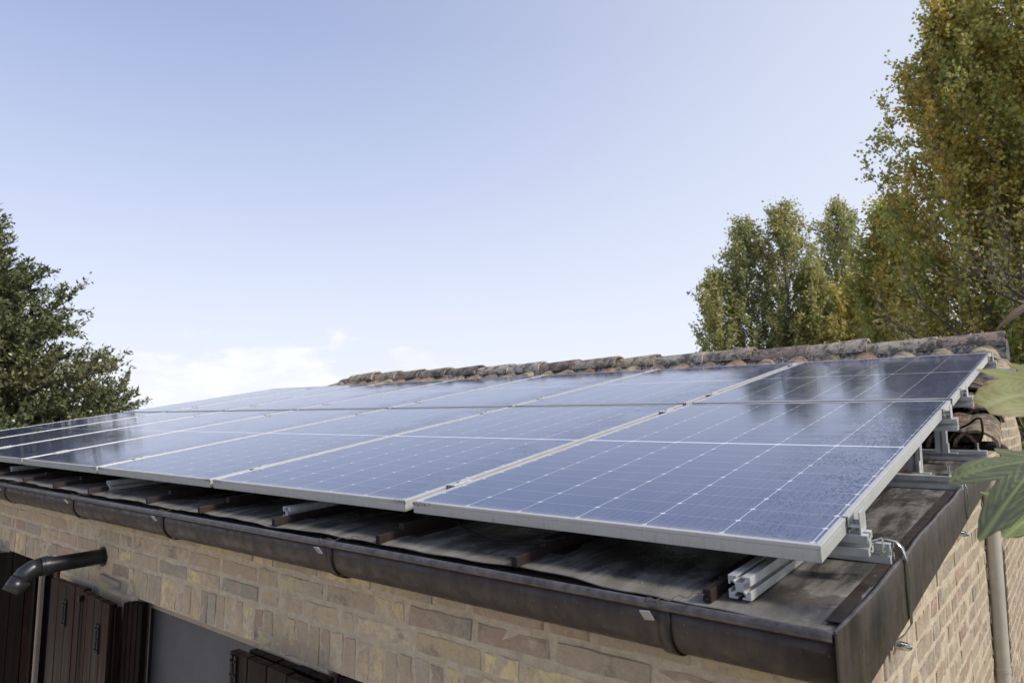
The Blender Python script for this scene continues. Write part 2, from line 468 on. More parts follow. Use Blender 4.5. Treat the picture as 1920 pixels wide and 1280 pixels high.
# ------------------------------------------------------------------ mesh helpers
class MB:
    def __init__(s): s.v, s.f, s.c, s.mi = [], [], [], []

    def add(s, vs, fs, col=None, mi=0):
        o = len(s.v); s.v += [tuple(v) for v in vs]
        s.f += [tuple(i + o for i in f) for f in fs]; s.mi += [mi] * len(fs)
        if col is not None and not (isinstance(col, list)): col = [col] * len(vs)
        s.c += col if col is not None else [(0.5, 0.5, 0.5)] * len(vs)

    def box(s, x0, x1, y0, y1, z0, z1, mi=0, mat=None, col=None):
        vs = [Vector((x, y, z)) for z in (z0, z1) for y in (y0, y1) for x in (x0, x1)]
        if mat is not None: vs = [mat @ v for v in vs]
        s.add(vs, [(0, 2, 3, 1), (4, 5, 7, 6), (0, 1, 5, 4), (2, 6, 7, 3), (0, 4, 6, 2), (1, 3, 7, 5)], col, mi)

    def tube(s, pts, rad, n=8, mi=0, cap=True, col=None):
        pts = [Vector(p) for p in pts]
        rads = rad if isinstance(rad, (list, tuple)) else [rad] * len(pts)
        o_v, o_f = [], []
        ref = None
        for i, p in enumerate(pts):
            d = (pts[min(i + 1, len(pts) - 1)] - pts[max(i - 1, 0)]).normalized()
            if ref is None: ref = Vector((0, 0, 1)) if abs(d.z) < 0.9 else Vector((1, 0, 0))
            a = d.cross(ref).normalized(); b = a.cross(d).normalized(); ref = b
            for k in range(n):
                t = 2 * math.pi * k / n
                o_v.append(p + (a * math.cos(t) + b * math.sin(t)) * rads[i])
        for i in range(len(pts) - 1):
            for k in range(n):
                k2 = (k + 1) % n
                o_f.append((i * n + k, i * n + k2, (i + 1) * n + k2, (i + 1) * n + k))
        if cap:
            o_f.append(tuple(range(n))[::-1]); o_f.append(tuple((len(pts) - 1) * n + k for k in range(n)))
        s.add(o_v, o_f, col, mi)

    def extrude(s, prof, p0, p1, up=(0, 0, 1), mi=0, closed=True, caps=True):
        """2-D profile (u sideways, v up) swept from p0 to p1"""
        p0, p1, up = Vector(p0), Vector(p1), Vector(up)
        d = (p1 - p0).normalized(); a = d.cross(up).normalized(); b = a.cross(d).normalized()
        n = len(prof)
        vs = [p + a * u + b * v for p in (p0, p1) for u, v in prof]
        fs = [(i, (i + 1) % n, n + (i + 1) % n, n + i) for i in range(n if closed else n - 1)]
        if caps and closed: fs += [tuple(range(n))[::-1], tuple(range(n, 2 * n))]
        s.add(vs, fs, None, mi)

    def obj(s, name, mats, parent=None, smooth=False, bevel=0, solid=0, angle=35):
        me = bpy.data.meshes.new(name)
        me.from_pydata(s.v, [], s.f)
        at = me.color_attributes.new('Col', 'FLOAT_COLOR', 'POINT')
        arr = np.ones((len(s.v), 4), np.float32); arr[:, :3] = np.array(s.c, np.float32).reshape(-1, 3)
        at.data.foreach_set('color', arr.ravel())
        if not isinstance(mats, (list, tuple)): mats = [mats]
        for m_ in mats: me.materials.append(m_)
        me.polygons.foreach_set('material_index', s.mi)
        me.validate(); me.update()
        bm = bmesh.new(); bm.from_mesh(me); bmesh.ops.recalc_face_normals(bm, faces=bm.faces); bm.to_mesh(me); bm.free()
        o = bpy.data.objects.new(name, me); COL.objects.link(o)
        if solid:
            md = o.modifiers.new('solid', 'SOLIDIFY'); md.thickness = solid; md.offset = 0
        if bevel:
            md = o.modifiers.new('bevel', 'BEVEL'); md.width = bevel; md.segments = 2
            md.limit_method = 'ANGLE'; md.angle_limit = R(35)
        if smooth:
            me.shade_smooth() if hasattr(me, 'shade_smooth') else None
            me.set_sharp_from_angle(angle=R(angle))
        if parent is not None:
            o.parent = parent
            o.matrix_parent_inverse = Matrix.Identity(4)
            o.location = o.location
        return o


def tag(o, label=None, cat=None, group=None, kind=None):
    if label: o['label'] = label
    if cat: o['category'] = cat
    if group: o['group'] = group
    if kind: o['kind'] = kind
    return o


def empty(name, loc=(0, 0, 0), label=None, cat=None, group=None):
    o = bpy.data.objects.new(name, None); COL.objects.link(o); o.location = loc
    o.empty_display_size = 0.1
    return tag(o, label, cat, group)


def localise(o, root):
    """part built in world coordinates: keep it there although its root stands elsewhere"""
    o.parent = root
    o.matrix_parent_inverse = Matrix.Identity(4)
    o.location = -Vector(root.location)
    return o


def part(mb, name, mats, root, **kw):
    o = mb.obj(name, mats, None, **kw)
    o.parent = root
    off = Vector((0, 0, 0)); p = root
    while p is not None:
        off += p.location; p = p.parent
    o.location = -off
    return o


def fast_mesh(name, verts, faces4, cols, mat, parent=None, tris=False):
    me = bpy.data.meshes.new(name)
    nv, nf, k = len(verts), len(faces4), faces4.shape[1]
    me.vertices.add(nv); me.vertices.foreach_set('co', np.ascontiguousarray(verts, np.float32).ravel())
    me.loops.add(nf * k); me.loops.foreach_set('vertex_index', np.ascontiguousarray(faces4, np.int32).ravel())
    me.polygons.add(nf)
    me.polygons.foreach_set('loop_start', np.arange(0, nf * k, k, dtype=np.int32))
    at = me.color_attributes.new('Col', 'FLOAT_COLOR', 'POINT')
    arr = np.ones((nv, 4), np.float32); arr[:, :3] = cols; at.data.foreach_set('color', arr.ravel())
    me.materials.append(mat); me.update(calc_edges=True); me.validate()
    o_ = bpy.data.objects.new(name, me); COL.objects.link(o_)
    if parent is not None: o_.parent = parent
    return o_


def leaves_mesh(P, D, S, W, cols, flat=0.0):
    """pointed leaves: base, two shoulders, tip, folded a little along the midrib"""
    n = len(P)
    D = D / (np.linalg.norm(D, axis=1, keepdims=True) + 1e-9)
    rnd = rng.normal(size=(n, 3)); rnd[:, 2] += flat
    A = np.cross(D, rnd); A /= (np.linalg.norm(A, axis=1, keepdims=True) + 1e-9)
    Nn_ = np.cross(A, D)
    S = S[:, None]; W = W[:, None]
    v = np.stack([P, P + D * S * 0.45 + A * W * 0.5 + Nn_ * S * 0.10, P + D * S, P + D * S * 0.45 - A * W * 0.5 + Nn_ * S * 0.10], 1).reshape(-1, 3)
    f = np.arange(4 * n).reshape(n, 4)
    return v, f, np.repeat(cols, 4, 0)


# ------------------------------------------------------------------ ground
g = MB()
N = 40
for j in range(N + 1):
    for i in range(N + 1):
        x = (i / N - 0.5) * 2; y = (j / N - 0.5) * 2
        X, Y = x * abs(x) ** 1.5 * 900, y * abs(y) ** 1.5 * 900
        d = math.hypot(X, Y)
        g.v.append((X, Y, GROUND + (0.12 * math.sin(X * 0.3) * math.cos(Y * 0.23) if d > 12 else 0) - max(0, d - 60) * 0.02))
        g.c.append((0.5, 0.5, 0.5))
for j in range(N):
    for i in range(N):
        a = j * (N + 1) + i
        g.f.append((a, a + 1, a + N + 2, a + N + 1)); g.mi.append(0)
o = g.obj('ground', m_ground(), smooth=True)
tag(o, kind='structure')

pv = MB()  # unseen pale slab, added to bounce warm light up onto the walls
pv.box(-16, 0.9, -9, 0.0, GROUND - 0.10, GROUND + 0.03)
pv.box(0.0101, 0.9, 0.0, 7.0, GROUND - 0.10, GROUND + 0.03)
mp_ = Mat('pale_bounce_slab', rough=0.85, spec=0.3)
mp_.col(mp_.mix(mp_.noise(2.5, 7, 0.7), (0.56, 0.48, 0.37), (0.74, 0.66, 0.54)))
o = pv.obj('bounce_slab', mp_.m)
tag(o, kind='structure')

# ------------------------------------------------------------------ house
house = empty('house', (-3.5, 0, GROUND), 'low buff brick house with dark brown gutter, shutters and metal and clay tile roof', 'house')

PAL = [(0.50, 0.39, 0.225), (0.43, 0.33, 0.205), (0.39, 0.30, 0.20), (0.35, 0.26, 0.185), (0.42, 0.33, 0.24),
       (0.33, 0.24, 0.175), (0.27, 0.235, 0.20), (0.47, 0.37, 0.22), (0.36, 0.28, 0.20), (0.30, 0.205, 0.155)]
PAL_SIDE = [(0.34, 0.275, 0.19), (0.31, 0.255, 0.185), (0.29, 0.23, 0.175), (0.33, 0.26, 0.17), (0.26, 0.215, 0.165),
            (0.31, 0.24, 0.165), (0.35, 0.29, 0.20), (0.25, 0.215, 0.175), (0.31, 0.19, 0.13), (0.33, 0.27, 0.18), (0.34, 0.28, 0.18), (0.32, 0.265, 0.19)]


def brick(mb, O, U, V, Nn, u0, u1, v0, v1, pal):
    """one hand-made brick face: worn rim set back, rough body standing a few mm proud"""
    du, dv = u1 - u0, v1 - v0
    nu, nv = (7, 4) if du > dv else (4, 7)
    if min(du, dv) < 0.02: return
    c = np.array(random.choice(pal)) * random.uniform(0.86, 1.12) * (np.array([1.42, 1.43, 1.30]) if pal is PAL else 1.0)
    c2 = np.array(random.choice(pal)) * random.uniform(0.85, 1.1) * 1.2
    split = random.random() < 0.3
    pr = random.uniform(0.0002, 0.0032)
    t0, t1 = random.uniform(-0.0015, 0.0015), random.uniform(-0.0015, 0.0015)
    vs, cs = [], []
    for j in range(nv):
        for i in range(nu):
            a, b = i / (nu - 1), j / (nv - 1)
            rim = i in (0, nu - 1) or j in (0, nv - 1)
            # crowd the outer rows to the rim so the arris is narrow and worn
            a2 = 0 if i == 0 else 1 if i == nu - 1 else 0.02 + 0.96 * (i - 1) / (nu - 3) if nu > 4 else (0.04 + 0.92 * (i - 1))
            b2 = 0 if j == 0 else 1 if j == nv - 1 else 0.02 + 0.96 * (j - 1) / (nv - 3) if nv > 4 else (0.05 + 0.90 * (j - 1))
            jit = 0.0022 if not rim else 0.0026
            uu = u0 + du * a2 + random.gauss(0, jit); vv = v0 + dv * b2 + random.gauss(0, jit * 0.8)
            h = -0.0025 if rim else pr + t0 * (a * 2 - 1) + t1 * (b * 2 - 1) + random.gauss(0, 0.0009)
            vs.append(O + U * uu + V * vv + Nn * h)
            k = a + random.uniform(-.15, .15) if split else random.uniform(0, 0.25)
            cs.append(tuple(np.clip(c * (1 - k) + c2 * k, 0, 1)))
    fs = [(j * nu + i, j * nu + i + 1, (j + 1) * nu + i + 1, (j + 1) * nu + i) for j in range(nv - 1) for i in range(nu - 1)]
    mb.add(vs, fs, cs, 1)


def subtract(lo, hi, holes):
    segs = [(lo, hi)]
    for a, b in holes:
        n = []
        for s0, s1 in segs:
            if b <= s0 or a >= s1: n.append((s0, s1)); continue
            if a > s0: n.append((s0, a))
            if b < s1: n.append((b, s1))
        segs = n
    return segs


# openings in the front wall: x0, x1, sill, head
OPEN = [(-8.2, -7.0, -2.0, -0.487), (-5.95, -4.95, -2.0, -0.487), (-4.16, -3.40, GROUND, -0.487), (-2.57, -1.69, -2.0, -0.487), (-1.335, -0.52, -2.0, -0.487)]
XL = -8.6                                                          # left end of the house
XR = 0.01
SOLD = [(-8.6, -3.52), (-2.66, -0.36)]
wall = MB()
# mortar body of the wall between the openings, front face on y = 0
xs = sorted({XL, XR, *[o_[0] for o_ in OPEN], *[o_[1] for o_ in OPEN]})
wall.box(XL, XR, 0.0, 0.28, -0.487, -0.135)
for a, b in zip(xs, xs[1:]):
    op = [o_ for o_ in OPEN if abs(o_[0] - a) < 1e-6]
    if op:
        if op[0][2] > GROUND + 0.01: wall.box(a, b, 0.0, 0.28, GROUND, op[0][2])
    else:
        wall.box(a, b, 0.0, 0.28, GROUND, -0.487)
O = Vector((0, 0, 0)); U = Vector((1, 0, 0)); V = Vector((0, 0, 1)); Nn = Vector((0, -1, 0))
# two and a half courses above the soldier course, up to the eave
zc = -0.366
row = 0
while zc < -0.14:
    x = XL + (0.13 if row % 2 else 0)
    while x < XR - 0.02:
        L = random.choice([0.225, 0.23, 0.215, 0.105, 0.22]); x1 = min(x + L, XR)
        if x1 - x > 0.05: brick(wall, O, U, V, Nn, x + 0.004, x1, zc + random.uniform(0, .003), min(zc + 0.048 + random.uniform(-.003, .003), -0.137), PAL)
        x = x1 + random.uniform(0.008, 0.014)
    zc += 0.060; row += 1
# soldier course
for s0, s1 in SOLD:
    x = s0
    while x < s1:
        w = random.uniform(0.044, 0.052)
        brick(wall, O, U, V, Nn, x, min(x + w, s1 + 0.02), -0.484 + random.uniform(-.004, .004), -0.380 + random.uniform(-.004, .003), PAL)
        x += w + random.uniform(0.007, 0.012)
# courses at soldier height beside them and below
zc = -0.378 - 0.060 + 0.008
row = 0
while zc > GROUND:
    z0, z1 = zc, zc + 0.048
    holes = [(a, b) for a, b, s_, h_ in OPEN if z0 < h_ and z1 > s_]
    if z0 > -0.49: holes += SOLD
    for a, b in subtract(XL, XR, holes):
        x = a + (0.12 if row % 2 else 0.0)
        if row % 2 and b - a > 0.05: brick(wall, O, U, V, Nn, a + 0.004, min(a + 0.112, b), z0, z1, PAL)
        while x < b - 0.03:
            L = random.choice([0.225, 0.23, 0.215, 0.105, 0.22]); x1 = min(x + L, b)
            if x1 - x > 0.03: brick(wall, O, U, V, Nn, x + 0.004, x1, z0 + random.uniform(0, .003), z1 + random.uniform(-.003, .002), PAL)
            x = x1 + random.uniform(0.008, 0.013)
    zc -= 0.060; row += 1
part(wall, 'front_wall', [M['mortar'], M['brick']], house)

# right-hand side wall with the gable; outline in (y, z)
YB = 5.15


def side_top(y):
    if y < 2.16: return roof_z(y) - 0.035
    if y < 3.80: return -0.01 + (y - 2.16) * 0.355
    return 0.572 - (y - 3.80) * 0.36


side = MB()
ys = [0.2795, 2.16, 2.161, 3.8, YB]
tops = [side_top(y) for y in (0.285, 2.15, 2.17, 3.8, YB)]
bot = [GROUND] * 5
for xo in (XR, XR - 0.28):
    side.add([(xo, y, t) for y, t in zip(ys, tops)] + [(xo, y, GROUND) for y in ys],
             [(i, i + 1, 5 + i + 1, 5 + i) for i in range(4)])
side.add([(XR, y, t) for y, t in zip(ys, tops)] + [(XR - 0.28, y, t) for y, t in zip(ys, tops)], [(i, i + 1, 5 + i + 1, 5 + i) for i in range(4)])
side.add([(XR, YB, GROUND), (XR - .28, YB, GROUND), (XR - .28, YB, tops[-1]), (XR, YB, tops[-1])], [(0, 1, 2, 3)])
O = Vector((XR, 0, 0)); U = Vector((0, 1, 0)); Nn = Vector((1, 0, 0))
zc = -0.366 - 0.067 * 12; row = 0
zc = -0.378 - 0.060 * 42
while zc < 0.56:
    y = 0.0 + (0.12 if row % 2 else 0)
    if row % 2 and zc < -0.20: brick(side, O, U, V, Nn, 0.002, 0.110, zc, zc + 0.048, PAL_SIDE)
    while y < YB - 0.03:
        L = random.choice([0.225, 0.22, 0.105, 0.225]); y1 = min(y + L, YB)
        if zc + 0.048 < min(side_top(y), side_top(y1)) - 0.004 and y1 - y > 0.03:
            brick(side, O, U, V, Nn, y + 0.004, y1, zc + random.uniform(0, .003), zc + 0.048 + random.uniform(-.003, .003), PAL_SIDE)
        y = y1 + random.uniform(0.008, 0.014)
    zc += 0.060; row += 1
part(side, 'side_wall', [M['mortar'], M['brick']], house)

XT = -6.42                                                          # left end of the tiled part
back = MB()
back.box(XT, XR - 0.28, YB - 0.28, YB, GROUND, side_top(YB) - 0.002)
back.box(XL, XT, 3.3, 3.58, GROUND, roof_z(3.5) - 0.02)
back.box(XL, XL + 0.28, 0.28, 3.3, GROUND, -0.14)
back.box(XT - 0.28, XT, 3.58, YB - 0.28, GROUND, 0.0)
back.add([(XT - 0.01, 2.2, 0.0), (XT - 0.01, 3.8, 0.56), (XT - 0.01, YB, 0.08), (XT - 0.01, YB, -0.2), (XT - 0.01, 2.2, -0.2)], [(0, 1, 2, 3, 4)])
part(back, 'rear_wall', M['render'], house)
inn = MB(); inn.box(XL + 0.3, XR - 0.3, 0.8, 0.9, GROUND, -0.2)
part(inn, 'interior_partition', M['inner'], house)

# --- sheet metal roof: gently uneven, wavy drip edge
sheet = MB()
NX, NY = 220, 26
xa, xb = XL - 0.05, 0.044
SE = []


def sheet_pt(x, y):
    z_ = roof_z(y)
    w = 0.0010 * math.sin(x * 9.1) + 0.0007 * math.sin(x * 21 + y * 3) + 0.0006 * math.sin(y * 13 + x * 4)
    return z_ + w - 0.0025 - 0.004 * max(0.0, (0.02 - y) / 0.06) ** 1.5


for half, (y0, y1, ax, bx) in enumerate(((-0.045, 2.32, xa, xb), (2.32, 3.62, xa, XT - 0.02))):
    vs = []; nx = NX if half == 0 else 40; ny = NY if half == 0 else 8
    for j in range(ny + 1):
        for i in range(nx + 1):
            x = ax + (bx - ax) * i / nx; t = j / ny
            y = y0 + (y1 - y0) * (t ** 1.9 if half == 0 else t)
            if half == 0:
                fall = max(0.0, 1 - j / 8)
                y += fall * (0.006 * math.sin(x * 13) * math.sin(x * 3.1) + 0.003 * math.sin(x * 37) - 0.035 * max(0, min(1, (x + 0.5) / 0.5)))
            z_ = sheet_pt(x, y)
            vs.append((x, y, z_))
    sheet.add(vs, [(j * (nx + 1) + i, j * (nx + 1) + i + 1, (j + 1) * (nx + 1) + i + 1, (j + 1) * (nx + 1) + i) for j in range(ny) for i in range(nx)])
metal_roof = part(sheet, 'metal_roof', M['sheet'], house, smooth=True)
md = metal_roof.modifiers.new('solid', 'SOLIDIFY'); md.thickness = 0.003; md.offset = -1

# ribs: a low stub at the eave, then the taller cover strip; each with a rusty foot flange
for sx in (-0.178, -0.62, -1.07, -1.55, -2.0, -2.42, -2.98, -3.40, -3.85, -4.33, -4.8, -5.3, -5.8, -6.3, -6.8, -7.3, -7.8):
    s_ = MB()
    ang = math.atan(K4)
    y_s = -0.055 + random.uniform(-0.006, 0.006)
    yb = y_s + random.uniform(0.085, 0.12)
    wob = random.uniform(-0.004, 0.004)
    lowrib = sx in (-0.178, -1.55, -2.98, -4.33)
    for (y0, y1, w, h, dx) in ((y_s, yb, 0.017, 0.019, 0.0), (yb - 0.004, 2.25, 0.022, 0.019 if lowrib else 0.034, wob)):
        s_.extrude([(-w / 2, -0.003), (w / 2, -0.003), (w / 2 * 0.9, h), (-w / 2 * 0.9, h)],
                   (sx + dx, y0, roof_z(y0)), (sx + dx, y1, roof_z(y1)))
    s_.extrude([(-0.045, -0.001), (0.045, -0.001), (0.045, 0.0016), (-0.045, 0.0016)], (sx, yb + 0.01, roof_z(yb + 0.01)), (sx, 2.25, roof_z(2.25)))
    part(s_, 'roof_rib', M['seam'], metal_roof, bevel=0.0012)

# shallow folds pressed in the sheet
fo = MB()
for fx in (-0.33, -0.40, -0.80, -0.005, -1.3, -1.8):
    fo.extrude([(-0.0035, 0.0), (0.0035, 0.0), (0.001, 0.0030), (-0.001, 0.0030)], (fx, -0.02, roof_z(-0.02) - 0.0042), (fx, 2.2, roof_z(2.2) - 0.0035))
part(fo, 'sheet_fold', M['sheet'], metal_roof)

# side channel and fascia on the right-hand edge, following the slope
fas = MB()


def fasc(y): return 0.125 - 0.012 * y


n = 24
ring = []
for i in range(n + 1):
    y = -0.083 + (2.19 + 0.083) * i / n
    wv = 0.0018 * math.sin(y * 7) + 0.0012 * math.sin(y * 19)
    zt = roof_z(y) + 0.006
    ring.append([(0.040 + wv, y, zt - 0.022), (0.0485 + wv, y, zt - 0.020), (0.0505 + wv, y, zt), (0.0545 + wv, y, zt + 0.001),
                 (0.0565 + wv, y, zt - 0.004), (0.0550 + wv, y, zt - fasc(y) * 0.5), (0.0560 + wv * .3, y, zt - fasc(y)), (0.030, y, zt - fasc(y) - 0.001)])
m8 = len(ring[0])
fas.add([p for r_ in ring for p in r_], [(i * m8 + k, i * m8 + k + 1, (i + 1) * m8 + k + 1, (i + 1) * m8 + k) for i in range(n) for k in range(m8 - 1)])
# flat end that closes the gutter
fascia = part(fas, 'side_fascia', M['fascia'], house, smooth=True, solid=0.0016)
lp = MB()
lp.tube([(0.0525 + 0.0018 * math.sin(y * 7) + 0.0012 * math.sin(y * 19), y, roof_z(y) + 0.0080) for y in np.linspace(-0.13, 2.19, 40)], 0.0034, 8)
part(lp, 'rolled_lip', M['lip'], fascia, smooth=True)
chn = MB()
chn.extrude([(-0.012, 0.0), (0.012, 0.0), (0.012, 0.002), (-0.012, 0.002)], (0.030, -0.06, roof_z(-0.06)), (0.030, 2.16, roof_z(2.16)))
part(chn, 'channel_strip', M['gutter'], fascia)

# front gutter: deep U with a rolled bead, closed at the right by the fascia's return


def gz(x):                                                          # the run sags away to the left
    return -0.1105 + 0.009 * max(-1.0, (x + 1.0) / 3.0 if x < -1 else 0)


GP = []
for k in range(15):
    t = math.pi * k / 14
    GP.append((-0.070 - 0.062 * math.cos(t), -0.026 - 0.059 * math.sin(t)))
GP = [(-0.132, 0.0)] + GP + [(-0.006, -0.012)]
gut = MB()
gx = list(np.linspace(XL - 0.05, 0.052, 70))
vs = [(x, y_, gz(x) + z_) for x in gx for y_, z_ in GP]
k_ = len(GP)
gut.add(vs, [(i * k_ + j, i * k_ + j + 1, (i + 1) * k_ + j + 1, (i + 1) * k_ + j) for i in range(len(gx) - 1) for j in range(k_ - 1)])
gutter = part(gut, 'gutter', M['gutter'], house, smooth=True, solid=0.0014)
bd = MB()
bd.tube([(x, -0.1335, gz(x) + 0.004) for x in gx[:-1]] + [(0.049, -0.1335, gz(0) + 0.004)], 0.0088, 12)
part(bd, 'bead', M['lip'], gutter, smooth=True)
# end plate
ep = MB()
pl = [(y_, z_) for y_, z_ in GP]
zt = gz(0)
outer = [(-0.142, 0.012)] + [(y_ * 1.0 - 0.006 if y_ < -0.07 else y_, z_ - 0.010) for y_, z_ in GP[1:-1]] + [(0.0, -0.05), (0.0, 0.012)]
ep.add([(0.0530, y_, zt + z_) for y_, z_ in outer] + [(0.0562, y_, zt + z_) for y_, z_ in outer],
       [tuple(range(len(outer)))[::-1], tuple(range(len(outer), 2 * len(outer)))] + [(i, (i + 1) % len(outer), len(outer) + (i + 1) % len(outer), len(outer) + i) for i in range(len(outer))])
part(ep, 'end_plate', M['fascia'], gutter)

# gutter joints and straps with a galvanised tab and a twist of wire
for i, cx in enumerate((-0.235, -1.175, -2.115, -2.93, -3.84, -4.77, -5.7, -6.63, -7.56)):
    b = MB()
    z0 = gz(cx)
    P = [(-0.1345, 0.0)] + [(y_ - 0.003 if y_ < -.07 else y_, z_ - 0.003) for y_, z_ in GP[1:-2]]
    vs = [(x, y_, z0 + z_) for x in (cx, cx + 0.024) for y_, z_ in P]
    kk = len(P)
    b.add(vs, [(j, j + 1, kk + j + 1, kk + j) for j in range(kk - 1)])
    br = part(b, 'gutter_bracket', M['gutter'], gutter, smooth=True, solid=0.003)
    t_ = MB()
    t_.box(-0.010, 0.010, -0.0012, 0.0012, -0.011, 0.011, mat=Matrix.Translation((cx - 0.012, -0.150, z0 - 0.012)) @ Matrix.Rotation(R(38), 4, 'X') @ Matrix.Rotation(R(-8 + 4 * (i % 3)), 4, 'Y'))
    part(t_, 'tab', M['galv'], br, bevel=0.0006)
    w_ = MB()
    pts = []
    for q in range(13):
        t = q / 12
        pts.append((cx + 0.004 + 0.055 * t, -0.146 + 0.10 * t, z0 + 0.014 + 0.004 * math.sin(t * 20) + 0.004 * t))
    loop = [(cx + 0.004 + 0.012 * math.cos(a) - .012, -0.137 - 0.014 * math.sin(a) * 0.8, z0 + 0.002 + 0.016 * math.sin(a)) for a in np.linspace(0, 3.3, 9)]
    w_.tube(loop[::-1] + pts, 0.0011, 5)
    part(w_, 'wire', M['wire'], br, smooth=True)
for jx in (-0.72, -2.62, -4.5, -6.4):
    b = MB()
    P = [(-0.1335, 0.0)] + [(y_ - 0.001 if y_ < -.07 else y_, z_ - 0.0012) for y_, z_ in GP[1:-2]]
    vs = [(x, y_, gz(jx) + z_) for x in (jx, jx + 0.003) for y_, z_ in P]
    kk = len(P); b.add(vs, [(j, j + 1, kk + j + 1, kk + j) for j in range(kk - 1)])

# --- clay tile roof on the rear part
tiles = MB()


def crest(y):                                                       # height of the bed under the cover tiles
    return 0.085 + 0.29 * (y - 2.18) + (0.045 * max(0.0, (y - 3.30) / 0.4) ** 1.5)


TPAL = [(0.36, 0.24, 0.15), (0.40, 0.30, 0.20), (0.30, 0.19, 0.13), (0.34, 0.27, 0.20), (0.42, 0.33, 0.21), (0.27, 0.20, 0.16)]


def tile(mb, a, b, r0, r1, up=1, th=0.012, nseg=9, pal=TPAL, span=math.pi):
    a, b = Vector(a), Vector(b)
    d = (b - a).normalized(); s_ = d.cross(Vector((0, 0, 1))).normalized(); n_ = s_.cross(d).normalized() * up
    vs = []; c = np.array(random.choice(pal)) * random.uniform(0.85, 1.15)
    for p, r_ in ((a, r0), (a.lerp(b, 0.5), (r0 + r1) / 2), (b, r1)):
        for rr in (r_, r_ - th):
            for k in range(nseg + 1):
                t = (math.pi - span) / 2 + span * k / nseg
                vs.append(p + s_ * math.cos(t) * rr + n_ * (math.sin(t) * rr * 0.85 + random.gauss(0, 0.0012)))
    w = nseg + 1; fs = []
    for q in range(2):
        o0, o1 = q * 2 * w, (q + 1) * 2 * w
        for k in range(nseg):
            fs.append((o0 + k, o0 + k + 1, o1 + k + 1, o1 + k))
            fs.append((o0 + w + k, o1 + w + k, o1 + w + k + 1, o0 + w + k + 1))
        fs.append((o0, o1, o1 + w, o0 + w)); fs.append((o0 + nseg, o0 + w + nseg, o1 + w + nseg, o1 + nseg))
    for o0 in (0, 4 * w):
        for k in range(nseg): fs.append((o0 + k, o0 + w + k, o0 + w + k + 1, o0 + k + 1))
    mb.add(vs, fs, tuple(np.clip(c, 0, 1)))


x = -0.055
ci = 0
while x > XT + 0.1:
    yy = 2.13
    while yy < 3.66:
        y1 = min(yy + 0.42, 3.74)
        jx = random.uniform(-0.008, 0.008); jz = random.uniform(-0.004, 0.005)
        tile(tiles, (x + jx, yy, crest(yy) + 0.022 + jz), (x + jx * 0.4, y1, crest(y1) + 0.004 + jz), 0.094, 0.074)
        tile(tiles, (x - 0.108 + jx, yy + 0.03, crest(yy) + 0.045), (x - 0.108, y1, crest(y1) + 0.030), 0.085, 0.10, up=-1)
        yy += 0.34
    # rear slope
    yy = YB + 0.1
    while yy > 3.9:
        y1 = max(yy - 0.42, 3.85)
        zr = lambda q: 0.60 - (q - 3.85) * 0.36
        tile(tiles, (x, yy, zr(yy) + 0.02), (x, y1, zr(y1)), 0.094, 0.074)
        tile(tiles, (x - 0.108, yy, zr(yy) + 0.045), (x - 0.108, y1, zr(y1) + 0.03), 0.085, 0.10, up=-1)
        yy -= 0.34
    x -= 0.213; ci += 1
# verge: row of cover tiles bedded along the gable edge
yy = 2.13
while yy < 3.2:
    tile(tiles, (0.022, yy, crest(yy) + 0.030), (0.018, yy + 0.40, crest(yy + .4) + 0.012), 0.080, 0.066)
    yy += 0.33
troof = part(tiles, 'tile_roof', M['tile'], house, smooth=True)
bed = MB()
bed.add([(-6.4, 2.22, crest(2.22) - 0.03), (0.0, 2.22, crest(2.22) - 0.03), (0.0, 3.84, 0.56), (-6.4, 3.84, 0.56),
         (0.0, YB + 0.05, 0.09), (-6.4, YB + 0.05, 0.09), (-6.4, 2.22, -0.05), (0.0, 2.22, -0.05), (-6.4, YB + .05, 0.0), (0.0, YB + .05, 0.0)],
        [(0, 1, 2, 3), (3, 2, 4, 5), (0, 6, 7, 1), (5, 4, 9, 8), (6, 8, 9, 7), (0, 3, 5, 8, 6), (1, 7, 9, 4, 2)])
part(bed, 'roof_bed', M['lichen'], troof)

# ridge: mortar band and cap tiles
rm = MB()
nr = 260
rows = []
for i in range(nr + 1):
    x = 0.055 + (-6.27 - 0.055) * i / nr
    wob = 0.008 * math.sin(x * 7.3) + 0.006 * math.sin(x * 17.1) + random.gauss(0, 0.003)
    rows.append([(x, 3.60 + wob, 0.52), (x, 3.675 + wob + random.gauss(0, .004), 0.612 + random.gauss(0, .004)), (x, 3.70 + wob + random.gauss(0, .004), 0.650 + random.gauss(0, .004)),
                 (x, 3.74 + wob * .5, 0.676), (x, 3.80, 0.690), (x, 3.88, 0.665), (x, 3.94, 0.57)])
rm.add([p for r_ in rows for p in r_], [(i * 7 + k, i * 7 + k + 1, (i + 1) * 7 + k + 1, (i + 1) * 7 + k) for i in range(nr) for k in range(6)] + [tuple(range(7)), tuple(nr * 7 + k for k in range(7))[::-1]])
part(rm, 'ridge_mortar', M['lichen'], troof, smooth=True, angle=70)
cap = MB()
RPAL = [(0.50, 0.44, 0.35), (0.46, 0.39, 0.31), (0.34, 0.26, 0.21), (0.52, 0.43, 0.30), (0.44, 0.40, 0.34)]
x = 0.05
i = 0
while x > -5.85:
    L = random.uniform(0.34, 0.42)
    up = random.uniform(-0.006, 0.008)
    tile(cap, (x - L - 0.03, 3.79 + random.uniform(-.01, .01), 0.640 + up - 0.008), (x, 3.79 + random.uniform(-.01, .01), 0.640 + up + random.uniform(-.004, .008)), 0.098, 0.112, th=0.016, nseg=12, pal=RPAL)
    x -= L; i += 1
part(cap, 'ridge_caps', M['tile'], troof, smooth=True)

